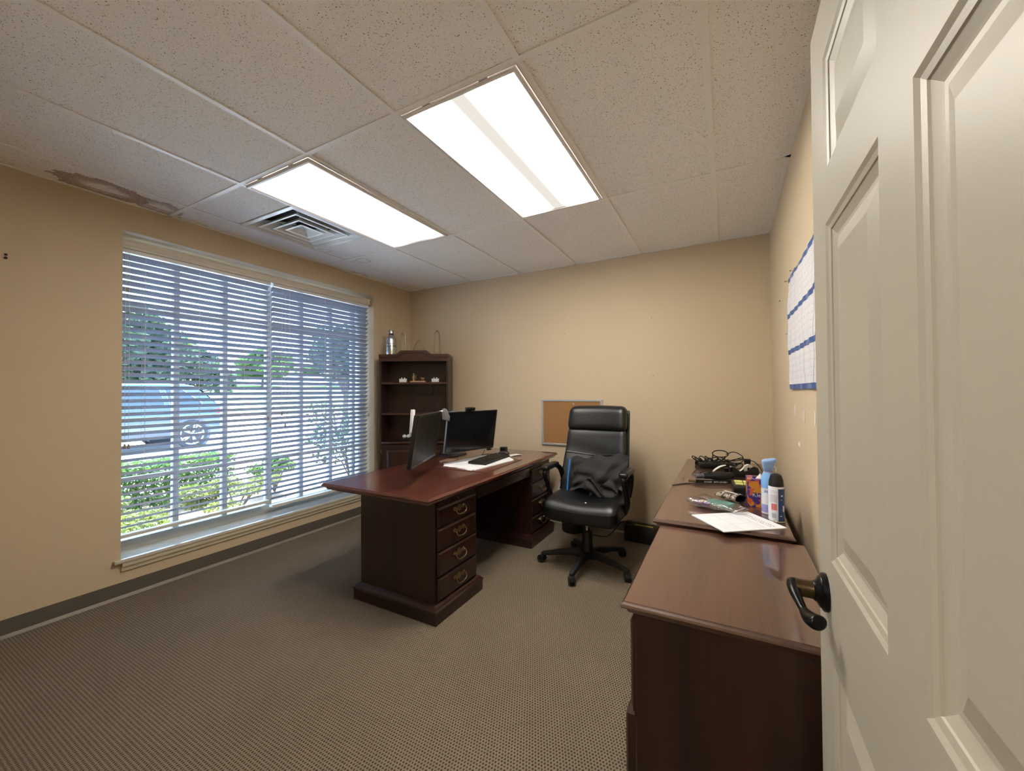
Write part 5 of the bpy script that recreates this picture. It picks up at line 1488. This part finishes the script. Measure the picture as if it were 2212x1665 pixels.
# ------------------------------------------------------------------ parked SUV, side-on, nose to the left
def suv():
    t = thing('parked_suv', 'dark blue SUV parked outside, seen through the blinds', 'car', (-9.95, 3.65, GZ))
    # local: y along the car (rear at +y), near side at +x = 0.95
    HW = 0.94
    low = [(-2.38, 0.42), (-2.40, 0.62), (-2.36, 0.86), (-2.10, 0.98), (-1.35, 1.08), (-0.9, 1.10), (2.25, 1.10), (2.38, 1.02), (2.41, 0.80), (2.40, 0.50), (2.30, 0.36), (2.05, 0.33), (-2.2, 0.30)]
    def sec(x, k): return [(x, y*(1 if abs(y) < 2 else k), z) for y, z in low]
    MB().loops([sec(-HW, 0.985), sec(-HW + 0.05, 1.0), sec(HW - 0.05, 1.0), sec(HW, 0.985)]).build('body', 'car_paint', t, bevel=0.03, seg=2)
    green = [(-1.30, 1.08), (-0.55, 1.62), (-0.30, 1.675), (1.45, 1.690), (1.75, 1.640), (2.28, 1.09)]
    def gs(x, q): return [(x, y, z) for y, z in green]
    def gl(k):
        L = []
        for x, s in ((-1, -1), (1, 1)):
            L.append([(s*(HW - 0.04 - 0.20*max(0, (z - 1.08)/0.6)), y, z) for y, z in green])
        return L
    MB().loops(gl(0)).build('roof_and_pillars', 'car_paint', t, bevel=0.03, seg=2)
    for s in (-1, 1):
        def gp(y, z): return (s*(HW - 0.034 - 0.20*max(0, (z - 1.08)/0.6)), y, z)
        for poly in ([(-1.02, 1.14), (-0.52, 1.52), (-0.05, 1.55), (-0.05, 1.14)], [(0.05, 1.14), (0.05, 1.55), (0.98, 1.57), (1.05, 1.14)], [(1.15, 1.14), (1.08, 1.57), (1.42, 1.57), (1.86, 1.18), (1.84, 1.14)]):
            MB().add([gp(*q) for q in poly], [tuple(range(len(poly)))]).build('side_window', 'car_glass', t)
            MB().tube([gp(*q) for q in poly], 0.012, 6, True).build('window_trim', 'chrome', t)
        MB().tube([(s*(HW - 0.22), -0.25, 1.70), (s*(HW - 0.22), -0.15, 1.745), (s*(HW - 0.22), 1.30, 1.755), (s*(HW - 0.22), 1.42, 1.70)], 0.018, 8).build('roof_rail', 'silver', t)
        MB().box(s*HW - 0.012, s*HW + 0.012, -1.55, 1.50, 0.32, 0.52).build('side_cladding', 'car_trim', t)
        for y in (-0.15, 0.90):
            MB().box(s*HW - 0.01, s*HW + 0.025, y - 0.10, y + 0.10, 0.96, 0.99).build('door_handle', 'chrome', t, bevel=0.006)
        MB().box(s*HW - 0.012, s*HW + 0.006, -2.0, 2.1, 1.02, 1.035).build('belt_line', 'car_trim', t)
        MB().prism([(2.10, 0.99), (2.36, 1.05), (2.40, 1.00), (2.39, 0.86), (2.18, 0.90)], s*(HW - 0.03), s*(HW + 0.008), 'x').build('tail_lamp', 'tail', t)
        MB().prism([(-2.37, 0.80), (-2.05, 0.94), (-1.90, 0.92), (-2.05, 0.80)], s*(HW - 0.05), s*(HW + 0.006), 'x').build('head_lamp', 'car_glass', t)
        MB().rblock((0.06, 0.10, 0.07), 0.04, lambda v, s=s: v + Vector((s*(HW + 0.09), -0.95, 1.16)), (6, 6, 6)).build('wing_mirror', 'car_paint', t, smooth=True, angle=70)
        for wy in (-1.33, 1.59):
            mt = Matrix.Translation((s*(HW - 0.11), wy, 0.375)) @ Matrix.Rotation(s*PI/2, 4, 'Y')
            MB().lathe([(0.44, 0.10), (0.44, 0.125), (0.40, 0.13)], 32, mt).build('wheel_arch', 'car_trim', t)
            w = link('wheel', None, t)
            MB().lathe([(0.255, -0.10), (0.36, -0.11), (0.375, -0.08), (0.375, 0.12), (0.36, 0.15), (0.265, 0.155)], 36, mt).build('tyre', 'rubber', w, smooth=True)
            MB().lathe([(0.262, 0.150), (0.268, 0.165), (0.245, 0.165), (0.235, 0.14)], 36, mt, cap0=False, cap1=False).build('rim', 'white_pl', w, smooth=True)
            MB().lathe([(0.0, 0.175), (0.05, 0.172), (0.055, 0.15)], 18, mt, cap0=False).build('hub_cap', 'silver', w, smooth=True)
            for k in range(5):
                for dq in (-0.15, 0.15):
                    a = 2*PI*k/5 + 0.3
                    p0 = (0.045*math.cos(a), 0.045*math.sin(a)); p1 = (0.25*math.cos(a + dq), 0.25*math.sin(a + dq))
                    nx, ny = -(p1[1] - p0[1]), p1[0] - p0[0]
                    ll = math.hypot(nx, ny); nx, ny = nx/ll*0.014, ny/ll*0.014
                    MB().prism([(p0[0]+nx, p0[1]+ny), (p0[0]-nx, p0[1]-ny), (p1[0]-nx, p1[1]-ny), (p1[0]+nx, p1[1]+ny)], 0.150, 0.168, 'z', mt).build('spoke', 'white_pl', w)
    MB().box(-0.8, 0.8, 2.36, 2.44, 0.40, 0.56).build('rear_bumper', 'car_trim', t, bevel=0.02)
    MB().add([(-0.66, 1.90, 1.57), (0.66, 1.90, 1.57), (0.76, 2.25, 1.17), (-0.76, 2.25, 1.17)], [(0, 1, 2, 3)]).build('rear_window', 'car_glass', t)
suv()
